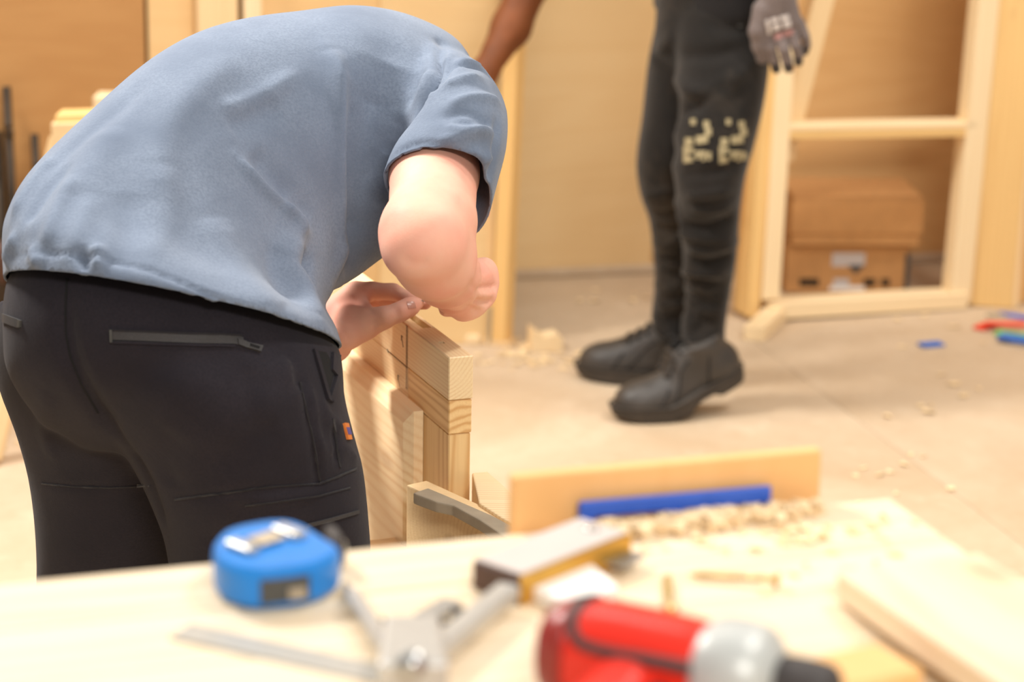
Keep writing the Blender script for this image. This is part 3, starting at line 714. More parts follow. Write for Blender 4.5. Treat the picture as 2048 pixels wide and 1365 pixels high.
def heap(name, lab):
    rnd = random.Random(11); vs = []; fs = []
    for i in range(170):
        u = rnd.uniform(0, 1); s = .05+.20*u; env = (.3+.7*abs(math.sin(u*9.)))*(1 if u < .92 else .4)
        p = E1-ed*(s+.02)+en*(.012+abs(rnd.gauss(0, .009))); z = ZB+.0008+rnd.uniform(0, .006)*env
        a = rnd.uniform(0, 6.28); r = rnd.uniform(.0025, .0055); w_ = rnd.uniform(.003, .008); th = rnd.uniform(0, 3.1)
        ax = V((math.cos(a), math.sin(a), rnd.uniform(-.3, .3))).normalized(); e = ax.cross(UP).normalized(); g = ax.cross(e); k = len(vs); n = 6
        for j in range(n+1):
            t_ = th+j*4.6/n; q = p+V((0, 0, max(z-ZB, r)))+(e*math.cos(t_)+g*math.sin(t_))*r
            if q.z < ZB+.0006: q.z = ZB+.0006
            vs += [q-ax*w_, q+ax*w_]
        for j in range(n): fs.append([k+2*j, k+2*j+1, k+2*j+3, k+2*j+2])
    me = bpy.data.meshes.new(name); me.from_pydata([tuple(v) for v in vs], [], fs); me.update()
    o = link(name, me, M['pine_bright']); md = o.modifiers.new('t', 'SOLIDIFY'); md.thickness = .0005
    return tag(o, lab, 'shavings', kind='stuff')
heap('curled_shavings', 'curled pale shavings heaped along the back of the workbench')
chips('sawdust', [(1400, 1060, 170, 18, 50), (1600, 1100, 120, 40, 20)], 'fine pale chips scattered on the workbench top', 'shavings', 5, ZB+.0, .002, .006)
# --- blue tape measure lying on its side, belt clip up
tp = empty('tape_measure', bz(552, 1165), 'blue tape measure lying on its side with a steel belt clip on top', 'tape measure')
hT = .0315
outl = [(424, 1098), (428, 1080), (452, 1058), (500, 1045), (560, 1038), (604, 1047), (655, 1078), (680, 1093), (676, 1104), (655, 1117), (610, 1131), (520, 1140), (470, 1134), (436, 1118)]
top = [onz(x, y, ZB+hT) for x, y in outl]
cen = sum(top, V())/len(top)
bm = bmesh.new()
rings = [(0.002, .93), (.006, .985), (hT-.008, 1.0), (hT-.003, .985), (hT, .93)]
vs = []; fs = []; k = len(top)
sm = [V([float(q) for q in r]) for r in spline([list(q) for q in top+top[:1]], 3)[:-1]]; k = len(sm)
for z, s in rings:
    for q in sm: w_ = cen+(q-cen)*s; vs.append(V((w_.x, w_.y, ZB+z)))
for i in range(len(rings)-1):
    for j in range(k): fs.append([i*k+j, i*k+(j+1) % k, (i+1)*k+(j+1) % k, (i+1)*k+j])
fs.append(list(range(k))[::-1]); fs.append([(len(rings)-1)*k+j for j in range(k)])
case = mk('case', vs, fs, M['blue_plastic'], tp, smooth=False)
tt = ZB+hT
a, b = onz(484, 1092, tt+.003), onz(578, 1062, tt+.003); dc = (b-a).normalized(); L = (b-a).length
plank('belt_clip', a+dc*.010, b-dc*.010, .017, .0022, UP, M['clip'], tp, .001)
for q, l in ((a, .011), (b, .013)): box('clip_end', q-UP*.0005, dc.cross(UP), UP, .026, l, .005, M['alu'], tp, .0022, 2)
# front label and mouth with the hook
def wpl(name, x0, y0, x1, y1, mat, out=.0012):
    t = bvh(case.data); ofs = case.matrix_basis.translation
    def hit(x, y):
        h = t.ray_cast(CAMP-ofs, ray(x, y).normalized()); return h[0]+ofs if h[0] is not None else None
    P = [hit(x0, y0), hit(x1, y1)]
    return P
P = wpl('label', 520, 1172, 618, 1160, None)
if all(q is not None for q in P):
    n = (P[1]-P[0]).cross(UP).normalized(); n = n if n.y < 0 else -n
    m = (P[0]+P[1])/2+n*.0012; m.z = ZB+.0155
    box('label', m, P[1]-P[0], n, (P[1]-P[0]).length, .017, .0035, M['label_dark'], tp, .0005)
    box('label_stripe', m+(P[1]-P[0])*.24+n*.0022-UP*.003, P[1]-P[0], n, .012, .008, .001, M['clamp_grey'], tp, 0)
e = onz(679, 1100, ZB+.012); e = V((e.x, e.y, ZB+.0145)); box('tape_mouth', e-V((.004, 0, 0)), (1, .3, 0), UP, .008, .028, .022, M['rubber'], tp, .001)
box('end_hook', e+V((.0022, .001, -.002)), (1, .3, 0), UP, .0015, .02, .014, M['steel'], tp, .0003)
# --- try square: rosewood stock with a brass face, its steel blade running left along the bench
ts = empty('try_square', bz(1090, 1110), 'try square stock with a brass edge and dark wooden end on the workbench', 'try square')
hs = .022
a = onz(940, 1120, ZB+hs); b = onz(1160, 1036, ZB+hs); c_ = onz(1022, 1163, ZB+hs)
dl = (b-a).normalized(); dw = (c_-a); dw = (dw-dl*dw.dot(dl)); sw = dw.length; dw.normalize(); ll = (b-a).length
ctr = a+dl*ll/2+dw*sw/2; 
box('stock', V((ctr.x, ctr.y, ZB+hs/2)), dl, UP, ll, sw-.003, hs-.001, M['rosewood'], ts, .0015)
box('brass_face', V((ctr.x, ctr.y, ZB+hs/2))+dw*(sw/2-.0005), dl, UP, ll, .003, hs, M['brass'], ts, .0006)
box('pale_top_layer', V((ctr.x, ctr.y, ZB+hs+.0004)), dl, UP, ll-.004, sw-.004, .0018, M['pale_top'], ts, .0005)  # thin pale grey layer over the upper face of the stock
tube('rivet', [a+dl*ll*.86+dw*sw*.5+UP*.001, a+dl*ll*.86+dw*sw*.5+UP*.0022], .006, M['steel'], ts, 14)
e = b-dl*.02+dw*(sw/2); e.z = ZB+.008; plank('blade', e+dw*.005, e+dw*.04+dl*.006, .03, .002, UP, M['steel'], ts, .0003)
# --- steel rule lying flat
sr = empty('steel_rule', bz(560, 1320), 'grey steel rule lying flat at the front of the workbench', 'ruler')
a, b = bz(360, 1262, .001), bz(860, 1372, .001); plank('blade', a, b, .026, .0014, UP, M['rule'], sr, .0003)
dR = (b-a).normalized(); nR = V((-dR.y, dR.x, 0))
vs = []; fs = []
for i in range(int((b-a).length/.004)):
    q = a+dR*(.004*i+.003)+UP*.0008; l = .006 if i % 5 == 0 else .0035; k = len(vs); e = nR*.0122
    for s, u in ((0, e-nR*l), (0, e), (.0005, e), (.0005, e-nR*l)): vs.append(q+dR*s+u)
    fs.append([k, k+1, k+2, k+3])
mk('graduations', vs, fs, M['label_dark'], sr); sr.children[-1]['kind'] = 'stuff'
# --- cast aluminium wing divider: two arms on a hinge block with an adjusting screw
dv = empty('wing_divider', bz(830, 1310), 'silver wing divider with two open arms and an adjusting screw on the workbench', 'divider')
zA = .014
def dvp(x, y, z=zA): return bz(x, y, z)
plank('arm', dvp(785, 1312), dvp(706, 1190, .010), .011, .010, UP, M['alu'], dv, .002)
plank('arm', dvp(858, 1312), dvp(1018, 1182, .012), .017, .012, UP, M['alu'], dv, .002)
plank('point', dvp(704, 1187, .010), dvp(690, 1168, .004), .004, .004, UP, M['steel'], dv, .001)
P = [dvp(770, 1296, 0.001), dvp(878, 1296, 0.001), dvp(898, 1398, 0.001), dvp(756, 1398, 0.001)]
prism('hinge_block', P, UP, .024, M['alu'], dv, .003)
tube('hinge_pin', [dvp(824, 1330, .02), dvp(824, 1330, .029)], .009, M['steel'], dv, 16)
tube('adjusting_screw', [dvp(742, 1242, .012), dvp(925, 1246, .013)], .0022, M['dark_metal'], dv, 8)
tube('knurled_nut', [dvp(842, 1258, .009), dvp(862, 1258, .011)], .0075, M['dark_metal'], dv, 14)
tube('knurled_nut', [dvp(908, 1232, .013), dvp(926, 1232, .014)], .006, M['dark_metal'], dv, 14)
plank('wing', dvp(846, 1240, .009), dvp(905, 1206, .010), .016, .006, UP, M['steel'], dv, .001)
# --- white folded paper
P = [bz(1042, 1192, .001), bz(1100, 1160, .001), bz(1168, 1142, .001), bz(1236, 1200, .001), bz(1150, 1240, .001)]
wp = prism('folded_paper', P, UP, .010, M['white'], None, .001); tag(wp, 'small folded white paper beside the red drill', 'paper')
# --- long screws
def screw(a, b, lab, r=.0028):
    a = V(a); b = V(b); d = (b-a).normalized(); L = (b-a).length; s = empty('long_screw', (a+b)/2, lab, 'screw', 'long screws on the workbench')
    tube('shank', [b, b-d*.025], [r*.9, r*.8], M['screw'], s, 10)
    n = 60; pts = []; e = d.cross(UP).normalized(); g = d.cross(e)
    vs, fs = tube_g([a, a+d*.008, b-d*.024], [.0003, r*.7, r*.75], 10); parts = [(vs, fs)]
    hv = []
    for i in range(n):
        t_ = i/n; q = a+d*(.003+(L-.03)*t_); an = i*1.0; hv.append(q+(e*math.cos(an)+g*math.sin(an))*r*.95)
    parts.append(tube_g(hv, .0006, 4)); v, f = join_g(parts); mk('thread', v, f, M['screw'], s, smooth=True)
    tube('head', [b-d*.004, b, b+d*.001], [r*.9, r*2.1, r*1.9], M['screw'], s, 16)
screw(bz(1378, 1148, .004), bz(1556, 1160, .006), 'yellow long screw lying crosswise at the middle of the workbench')
screw(bz(1334, 1150, .004), bz(1340, 1226, .006), 'yellow long screw pointing away behind the red drill')
# --- red cordless drill lying on its side
dd_ = empty('cordless_drill', bz(1300, 1380), 'red cordless drill with black grip strips and a grey gear housing', 'drill')
YD = 1.42
def dp(x, y, o=0.): return at(x, y, YD+o)
ax0, ax1 = onz(1150, 1300, ZB+.0375), onz(1405, 1346, ZB+.0375); dx = (ax1-ax0).normalized(); ez = (UP-dx*UP.dot(dx)).normalized(); ey = dx.cross(ez)
def body(st): return loft3_g([(ax0+dx*s+ez*o, ez*a, ey*b) for s, a, b, o in st], 32, 4, 2.6)
v, f = body([(-.016, .018, .018, 0), (-.012, .025, .026, 0), (.0, .031, .031, 0), (.02, .033, .033, 0), (.05, .032, .033, 0), (.08, .031, .032, -.001), (.088, .028, .030, -.001)])
mk('motor_housing', v, f, M['red_plastic'], dd_, smooth=True)
v, f = body([(-.019, .014, .014, 0), (-.017, .024, .024, 0), (-.006, .031, .031, 0), (.003, .0325, .0325, 0), (.004, .025, .025, 0)])
mk('end_cap', v, f, M['red_dark'], dd_, smooth=True)
def strip(name, pts, r, mat):
    """rubber strip that follows the housing: (s along, angle)"""
    P = [ax0+dx*s+(ez*math.cos(a)*.0325+ey*math.sin(a)*.033)*1.0 for s, a in spline(pts, 6)]; tube(name, P, r, mat, dd_, 8)
sg = 1 if ey.y < 0 else -1
strip('rubber_strip', [(.004, 0), (.005, .35*sg), (.007, .75*sg), (.014, 1.0*sg), (.03, 1.08*sg), (.055, 1.1*sg), (.084, 1.12*sg)], .0042, M['rubber'])
strip('rubber_strip', [(.006, .0), (.0075, -.4*sg), (.009, -.9*sg)], .0042, M['rubber'])
strip('rubber_strip', [(.006, 2.1*sg), (.03, 2.0*sg), (.084, 1.95*sg)], .0045, M['rubber'])
v, f = body([(.082, .024, .025, -.001), (.086, .033, .034, -.001), (.10, .036, .036, -.001), (.118, .034, .034, -.001), (.128, .026, .027, -.001), (.132, .018, .018, -.001)])
mk('gear_housing', v, f, M['grey_plastic'], dd_, smooth=True)
v, f = body([(.131, .016, .016, 0), (.133, .019, .019, 0), (.16, .018, .018, 0), (.168, .011, .011, 0)])
mk('chuck', v, f, M['rubber'], dd_, smooth=True)
g0 = ax0+dx*.045; gd = (V((0, -1, 0))*.55-UP*.83); gd = (gd-dx*gd.dot(dx)).normalized()
gd = V((0, -1, 0)); gd = (gd-dx*gd.dot(dx)); gd.z = 0; gd.normalize()
v, f = loft3_g([(g0+gd*s-UP*.004, dx*a, UP*b) for s, a, b in ((.012, .02, .02), (.04, .021, .018), (.09, .022, .018), (.125, .025, .02), (.13, .02, .016))], 24, 3, 2.4)
mk('handle', v, f, M['red_plastic'], dd_, smooth=True)
box('battery', V((0, 0, ZB+.031))+V(((g0+gd*.152).x, (g0+gd*.152).y, 0)), gd, UP, .045, .11, .058, M['rubber'], dd_, .006, 2)
box('trigger', g0+gd*.045+dx*.022-UP*.004, dx, UP, .012, .025, .014, M['rubber'], dd_, .003, 2)
# ================================================================ the stooping person
def axes(f, up=(0, 0, 1)):
    f = V(f).normalized(); l = V(up).cross(f).normalized(); u = f.cross(l); return [[f[i], l[i], u[i]] for i in range(3)]
p1 = empty('person', (-.40, 2.62, 0), 'person in blue-grey T-shirt and charcoal trousers bending over the pine door', 'person')
# ---- shirt: torso and near sleeve from the silhouettes, one surface, cut open at hem and cuff
torso = [ # xL yL YL  xR yR YR  half-depth lift
 (2, 628, 2.56, 690, 742, 2.66, .165, .03), (8, 552, 2.57, 674, 702, 2.67, .168, .030), (6, 492, 2.585, 664, 668, 2.69, .168, .02), (14, 432, 2.60, 652, 640, 2.71, .165, .01),
 (62, 346, 2.65, 640, 610, 2.75, .16, 0), (180, 232, 2.72, 648, 588, 2.81, .155, 0), (300, 130, 2.79, 682, 558, 2.88, .15, 0),
 (400, 74, 2.85, 722, 524, 2.94, .15, 0), (500, 48, 2.89, 766, 486, 2.98, .152, 0), (610, 37, 2.93, 806, 450, 3.01, .155, 0), (710, 33, 2.95, 850, 405, 3.03, .155, 0),
 (800, 50, 2.97, 900, 360, 3.04, .15, 0), (872, 82, 2.98, 936, 310, 3.04, .13, 0), (920, 116, 2.98, 950, 270, 3.03, .10, 0), (948, 150, 2.98, 958, 220, 3.02, .05, 0)]
slv = [(862, 80, 2.98, 938, 112, 2.99, .06, 0), (846, 108, 2.94, 984, 160, 2.95, .10, 0), (836, 165, 2.88, 1012, 222, 2.89, .10, 0), (816, 232, 2.82, 1008, 300, 2.84, .088, .008), (780, 292, 2.79, 993, 368, 2.81, .080, .018), (764, 344, 2.765, 974, 442, 2.79, .074, .028), (752, 400, 2.74, 958, 500, 2.765, .070, .03)]
fs0, fs1 = at(760, 250, 3.12), at(600, 480, 3.16); fsd = (fs1-fs0).normalized(); fsu = fsd.cross(V((0, 0, 1))).normalized(); fsv = fsd.cross(fsu)
fslv = [(fs0+fsd*q, fsu*r_, fsv*r_) for q, r_ in ((-.05, .05), (.0, .074), (.06, .077), (.125, .078), (.135, .07))]
sh_me = remesh([loft_g(torso, 44, 4, 2.1), loft_g(slv, 32, 4), loft3_g(fslv, 28, 3)], .0055, 10)
folds(sh_me, [(p_, w_f, h_f*1.5) for p_, w_f, h_f in [
 ([(655, 95), (682, 150), (692, 240), (692, 350), (688, 490), (660, 570)], .013, .010), ([(780, 110), (768, 170), (750, 240), (738, 320), (734, 410), (722, 490), (690, 560)], .032, -.022), ([(698, 150), (707, 230), (708, 350), (702, 470), (684, 560)], .009, -.009),
 ([(474, 312), (520, 368), (580, 430), (600, 474)], .008, .006), ([(500, 300), (560, 370), (625, 450)], .018, -.005), ([(560, 405), (590, 440), (604, 480)], .02, .005), ([(598, 462), (574, 520), (590, 560), (640, 640)], .018, .011), ([(615, 500), (612, 545), (626, 600)], .010, -.012), ([(560, 500), (552, 540), (580, 600)], .02, -.006),
 ([(480, 105), (400, 175), (330, 260), (312, 420)], .022, .004), ([(600, 140), (540, 185), (480, 212), (440, 220)], .012, .004), ([(560, 200), (500, 235), (450, 250)], .018, -.004),
 ([(300, 150), (240, 215), (150, 290), (80, 360)], .014, -.003), ([(230, 250), (190, 320), (150, 400)], .02, .003), ([(110, 310), (64, 372), (24, 440)], .009, .005), ([(140, 320), (90, 390), (50, 450)], .008, -.004), ([(150, 350), (110, 430), (90, 500)], .01, .004), ([(190, 385), (150, 480), (140, 530)], .012, .003), ([(320, 330), (330, 430), (300, 520)], .02, .003), ([(420, 430), (480, 540), (560, 640)], .03, .004), ([(250, 380), (255, 470), (240, 540)], .018, -.003),
 ([(884, 84), (872, 146), (838, 204), (810, 250)], .009, -.014), ([(904, 112), (886, 150), (856, 188)], .006, -.006), ([(896, 98), (878, 148), (850, 200)], .006, .006), ([(866, 130), (836, 186), (800, 240)], .012, .005),
 ([(886, 176), (920, 160), (960, 152)], .007, .004), ([(890, 140), (915, 128), (935, 132), (968, 142), (996, 176), (1012, 206)], .004, -.004), ([(915, 122), (945, 128), (980, 146)], .006, .004),
 ([(892, 214), (935, 197), (975, 196), (1002, 208)], .007, .004), ([(880, 236), (930, 226), (970, 240)], .007, -.003), ([(888, 255), (930, 262), (975, 258)], .008, .004), ([(872, 282), (920, 276), (960, 262), (992, 272)], .008, .004), ([(900, 240), (950, 250), (985, 240)], .006, -.003), ([(940, 300), (968, 320), (984, 310)], .007, .004), ([(996, 230), (990, 300), (976, 370)], .006, -.004),
 ([(782, 318), (810, 296), (850, 286), (895, 296), (930, 318), (958, 356)], .004, -.003),
 ([(12, 520), (60, 508), (150, 512), (250, 527), (350, 560), (450, 604), (560, 646), (660, 672)], .003, -.0025), ([(60, 498), (75, 520), (80, 535)], .008, .006), ([(190, 490), (200, 515), (188, 540)], .007, .006), ([(150, 500), (165, 520), (176, 540)], .006, -.006), ([(35, 470), (20, 500), (14, 530)], .01, .005)]])
bm = bmesh.new(); bm.from_mesh(sh_me)
hl, hr, hn = at(8, 549, 2.57), at(672, 700, 2.67), at(300, 571, 2.455)
nh = (hr-hl).cross(hn-hl).normalized(); nh = nh if nh.dot(at(700, 100, 2.95)-hl) > 0 else -nh
bmesh.ops.bisect_plane(bm, geom=bm.verts[:]+bm.edges[:]+bm.faces[:], plane_co=hl, plane_no=-nh, clear_outer=True)
cl, cR, cn = at(766, 350, 2.765), at(974, 442, 2.79), at(856, 304, 2.735)
nc = (cR-cl).cross(cn-cl).normalized(); nc = nc if nc.dot(at(900, 150, 2.9)-cl) > 0 else -nc
cc = (cl+cR)/2
tip = at(862, 470, 2.75)
axn = (tip-cc).normalized()
def offax(q):
    q = q-cc; return (q-axn*q.dot(axn)).length
near = [f for f in bm.faces if (f.calc_center_median()-cc).length < .16 and offax(f.calc_center_median()) < .09 and (f.calc_center_median()-cl).dot(nc) < .02]
gm = set(near)
for f in near: gm.update(f.verts); gm.update(f.edges)
bmesh.ops.bisect_plane(bm, geom=list(gm), plane_co=cl, plane_no=-nc, clear_outer=True)
# drop anything cut loose
seen = set(); best = []
for v in bm.verts:
    if v in seen: continue
    st = [v]; seen.add(v); comp = []
    while st:
        q = st.pop(); comp.append(q)
        for e in q.link_edges:
            o_ = e.other_vert(q)
            if o_ not in seen: seen.add(o_); st.append(o_)
    if len(comp) > len(best): best = comp
bs = set(best); bmesh.ops.delete(bm, geom=[v for v in bm.verts if v not in bs], context='VERTS')
for _ in range(14):   # even out the cut edges
    mv = []
    for v in bm.verts:
        if v.is_boundary:
            nb_ = [e.other_vert(v) for e in v.link_edges if e.is_boundary]
            if len(nb_) == 2: mv.append((v, v.co*.5+(nb_[0].co+nb_[1].co)*.25))
    for v, q in mv: v.co = q
bm.to_mesh(sh_me); bm.free()
shirt = link('shirt', sh_me, M['shirt'], p1)
md = shirt.modifiers.new('cloth', 'SOLIDIFY'); md.thickness = .0028; md.offset = -1
# ---- trousers
pelvis = [(16, 545, 2.60, 660, 690, 2.68, .13, .03), (6, 600, 2.585, 676, 716, 2.67, .15, .02), (5, 670, 2.58, 682, 765, 2.66, .16, .01), (14, 745, 2.59, 682, 830, 2.66, .155, 0), (70, 830, 2.62, 670, 890, 2.66, .12, 0), (170, 900, 2.64, 640, 930, 2.66, .07, 0)]
rleg = [(190, 640, 2.60, 676, 700, 2.66, .14, 0), (150, 735, 2.58, 681, 790, 2.65, .165, 0), (205, 840, 2.57, 696, 872, 2.65, .16, 0), (268, 930, 2.57, 714, 945, 2.65, .145, 0), (322, 1040, 2.57, 722, 1045, 2.65, .135, 0), (345, 1125, 2.58, 727, 1125, 2.66, .125, 0),
        (372, 1350, 2.62, 720, 1350, 2.70, .11, 0), (385, 1600, 2.66, 690, 1600, 2.73, .095, 0), (400, 1850, 2.64, 670, 1850, 2.70, .085, 0), (410, 2090, 2.63, 665, 2090, 2.68, .08, 0)]
lleg = [(4, 600, 2.66, 300, 660, 2.72, .12, 0), (5, 690, 2.66, 300, 745, 2.74, .14, 0), (22, 775, 2.67, 320, 830, 2.76, .14, 0), (56, 880, 2.70, 350, 920, 2.79, .125, 0), (74, 990, 2.74, 370, 1010, 2.82, .115, 0), (82, 1130, 2.78, 372, 1135, 2.86, .105, 0), (70, 1350, 2.88, 340, 1350, 2.94, .095, 0), (60, 1600, 2.96, 300, 1600, 3.0, .085, 0), (60, 1830, 2.97, 280, 1830, 3.0, .078, 0), (60, 1945, 2.96, 275, 1945, 2.99, .075, 0)]
tr_me = remesh([loft_g(pelvis, 40, 4, 2.2), loft_g(rleg, 36, 4, 2.2), loft_g(lleg, 36, 4, 2.2)], .007, 8)
folds(tr_me, [
 ([(134, 555), (130, 640), (138, 700), (165, 770), (210, 840), (262, 900)], .012, -.010), ([(262, 900), (300, 970), (330, 1060)], .012, -.006),
 ([(560, 850), (500, 880), (430, 940)], .02, -.004), ([(470, 720), (540, 740), (600, 735)], .012, .004), ([(360, 860), (330, 920), (350, 980)], .02, -.004), ([(100, 780), (90, 850), (110, 930)], .014, .004), ([(390, 690), (460, 730), (540, 780)], .03, -.004), ([(540, 690), (580, 720), (590, 760), (620, 765)], .008, -.004), ([(560, 700), (576, 740), (580, 768)], .006, .004),
 ([(600, 760), (620, 850), (634, 940), (640, 980)], .005, -.004), ([(612, 760), (634, 850), (648, 930)], .006, .004), ([(665, 850), (676, 930)], .004, -.004), ([(600, 770), (560, 800), (500, 820)], .025, .004),
 ([(350, 1000), (440, 990), (540, 975), (640, 972), (716, 940)], .004, -.003), ([(480, 1010), (560, 1000), (650, 985)], .006, .003), ([(500, 1000), (470, 1060), (420, 1110)], .014, -.008), ([(640, 800), (660, 840), (690, 860)], .008, .004), ([(630, 830), (655, 880), (690, 900)], .006, -.003), ([(90, 968), (150, 975), (220, 974)], .004, -.002),
 ([(648, 890), (690, 900), (716, 925)], .006, .004), ([(300, 740), (380, 800), (430, 900), (450, 1000)], .05, .004)])
trs = link('trousers', tr_me, M['trousers'], p1)
def off(me, mat_ofs):  # mesh with object offset back in world space, for decals
    m = me.copy(); m.transform(mat_ofs); return m
tw = off(trs.data, trs.matrix_basis)
def strips(pl, wd):
    """quads along a pixel polyline, wd pixels tall"""
    return [((a[0], a[1]-wd/2), (b[0], b[1]-wd/2), (b[0], b[1]+wd/2), (a[0], a[1]+wd/2)) for a, b in zip(pl, pl[1:])]
decal('zip_pocket', tw, strips([(221, 671), (300, 674), (380, 678), (430, 679), (470, 680), (486, 684)], 17), M['zip'], trs, .002, 6, 2)
decal('zip_edge', tw, strips([(219, 661), (300, 664), (380, 668), (440, 669), (484, 672)], 4), M['trousers_seam'], trs, .0028, 6, 1)
decal('zip_edge', tw, strips([(221, 684), (300, 687), (380, 690), (440, 691), (470, 693)], 5), M['trousers'], trs, .003, 6, 1)
decal('zip_pull', tw, [((474, 678), (492, 684), (490, 696), (476, 690)), ((492, 685), (524, 694), (520, 706), (490, 696))], M['zip'], trs, .0045, 3, 1)
decal('zip_pull', tw, [((498, 689), (517, 696), (515, 701), (497, 694))], M['black_void'], trs, .0052, 2, 1)
decal('zip_end', tw, [((220, 660), (225, 660), (226, 684), (221, 684))], M['label_dark'], trs, .0035, 1, 2)
decal('zip_pocket', tw, strips([(7, 636), (25, 643), (40, 648)], 17), M['zip'], trs, .002, 4, 2)
decal('zip_end', tw, [((39, 640), (44, 641), (43, 655), (38, 654))], M['label_dark'], trs, .003, 1, 1)
decal('pocket_mouth', tw, [((630, 702), (652, 706), (668, 740), (656, 790)), ], M['black_void'], trs, .0012, 5, 6)  # flat black patch paints the shade inside the pocket opening
decal('pocket_welt', tw, [((624, 700), (631, 702), (660, 806), (652, 800)), ((662, 706), (676, 712), (670, 752), (660, 740)), ((670, 752), (678, 752), (662, 806), (656, 796))], M['trousers'], trs, .004, 3, 6)
decal('seam', tw, strips([(600, 762), (606, 800), (618, 850), (630, 910), (638, 960)], 3) if 0 else [((x0, y0), (x0+4, y0), (x1+4, y1), (x1, y1)) for (x0, y0), (x1, y1) in (((598, 764), (606, 800)), ((606, 800), (618, 850)), ((618, 850), (630, 910)), ((630, 910), (638, 962)), ((664, 838), (670, 880)), ((670, 880), (678, 935)))], M['trousers_seam'], trs, .0015, 1, 3)
decal('seam', tw, strips([(350, 1000), (440, 988), (540, 974), (640, 968), (712, 938)], 4), M['trousers_seam'], trs, .0015, 6, 1)
decal('seam', tw, strips([(490, 1012), (560, 1004), (640, 992), (700, 976)], 3), M['trousers_seam'], trs, .0012, 6, 1)
decal('seam', tw, strips([(84, 968), (150, 974), (220, 976), (300, 972)], 3), M['trousers_seam'], trs, .0012, 6, 1)
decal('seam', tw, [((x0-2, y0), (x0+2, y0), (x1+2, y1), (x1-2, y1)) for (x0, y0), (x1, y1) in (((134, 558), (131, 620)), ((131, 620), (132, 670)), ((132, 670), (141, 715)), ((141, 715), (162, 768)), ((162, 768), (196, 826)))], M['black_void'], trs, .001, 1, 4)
decal('thigh_zip', tw, strips([(612, 1052), (660, 1040), (716, 1024)], 7), M['zip'], trs, .002, 5, 1)
decal('woven_tag', tw, [((685, 848), (693, 848), (700, 880), (693, 880))], M['tag_orange'], trs, .003, 1, 3)
decal('woven_tag_mark', tw, [((687, 856), (694, 856), (698, 870), (692, 870))], M['tag_violet'], trs, .0036, 1, 2)
# ---- body: trunk, neck, head, both arms and hands in one skin
w_ = at
bd_ = SDF((-.50, 2.45, .52), (.06, 3.34, 1.14), .0032)
bd_.cone(w_(345, 600, 2.67), w_(430, 370, 2.84), .09, .09, .03).cone(w_(430, 370, 2.84), w_(760, 240, 3.01), .09, .09, .03)
C_ = w_(800, 215, 2.99); RS = w_(915, 200, 2.935); LS = w_(760, 250, 3.14)
bd_.cone(w_(880, 200, 2.98), LS, .042, .05, .02)
# head hanging down behind the near arm, face towards the work
HC = w_(860, 330, 3.12); hf = V((.26, .30, -.92)).normalized(); hu = V((.60, .52, .55)); hu = (hu-hf*hu.dot(hf)).normalized(); hl_ = hu.cross(hf)
HM = [[hf[i], hl_[i], hu[i]] for i in range(3)]
def hp(f, l, u): return HC+hf*f+hl_*l+hu*u
bd_.cone(w_(815, 260, 3.02), HC-hu*.05-hf*.03, .058, .052, .02)
bd_.ell(HC, HM, (.092, .070, .098), .015).ell(hp(.035, 0, -.06), HM, (.055, .052, .05), .02)
bd_.cone(hp(.088, 0, .015), hp(.112, 0, -.022), .008, .013, .008).ell(hp(.082, 0, -.058), HM, (.014, .026, .006), .006).ell(hp(.084, 0, -.068), HM, (.014, .022, .006), .006).ell(hp(.07, 0, -.098), HM, (.02, .025, .018), .012)
for s in (1, -1):
    bd_.ell(hp(-.005, s*.072, -.01), HM, (.016, .010, .03), .006); bd_.cone(hp(.086, s*.014, .03), hp(.082, s*.045, .03), .009, .008, .01)
    bd_.ell(hp(.078, s*.032, .012), HM, (.012, .014, .010), .003)
# near (right) arm
E = w_(850, 483, 2.63)
bd_.chain([RS, w_(888, 280, 2.86), w_(868, 345, 2.79), w_(863, 445, 2.68), E], [.040, .041, .0515, .0495, .046], .012)
bd_.cone(w_(820, 500, 2.615), w_(828, 478, 2.63), .022, .03, .025)
bd_.chain([E, w_(874, 521, 2.66), w_(892, 548, 2.74), w_(915, 575, 2.835)], [.045, .0415, .0375, .029], .015)
bd_.cone(w_(830, 446, 2.65), w_(862, 520, 2.655), .031, .033, .025)
# right hand closed round the chisel handle
KN = [w_(968, 541, 2.915), w_(971, 567, 2.905), w_(966, 592, 2.89), w_(948, 612, 2.875)]
RW = w_(912, 573, 2.845)
for k_, r_ in zip(KN, (.0135, .0138, .0132, .012)): bd_.cone(RW, k_, .025, r_+.003, .012); bd_.cone(k_-V((.004, 0, 0)), k_+V((.0065, -.004, 0)), r_, r_*.72, .003)
PIP = [w_(958, 552, 2.965), w_(960, 580, 2.96), w_(950, 604, 2.945), w_(930, 622, 2.925)]
TIP = [w_(918, 566, 2.985), w_(915, 588, 2.98), w_(905, 605, 2.965), w_(893, 618, 2.945)]
END = [w_(905, 580, 2.955), w_(902, 597, 2.95), w_(896, 610, 2.938), w_(890, 618, 2.92)]
for k_, p_, t_, e_, r_ in zip(KN, PIP, TIP, END, (.0115, .0115, .011, .0095)): bd_.chain([k_, p_, t_, e_], [r_+.002, r_+.0008, r_, r_-.002], .004)
bd_.chain([w_(920, 545, 2.86), w_(930, 530, 2.90), w_(922, 540, 2.95), w_(905, 552, 2.975)], [.017, .0135, .012, .010], .007)
# palm heel along the lower edge
bd_.cone(w_(902, 598, 2.85), w_(925, 620, 2.87), .018, .015, .012)
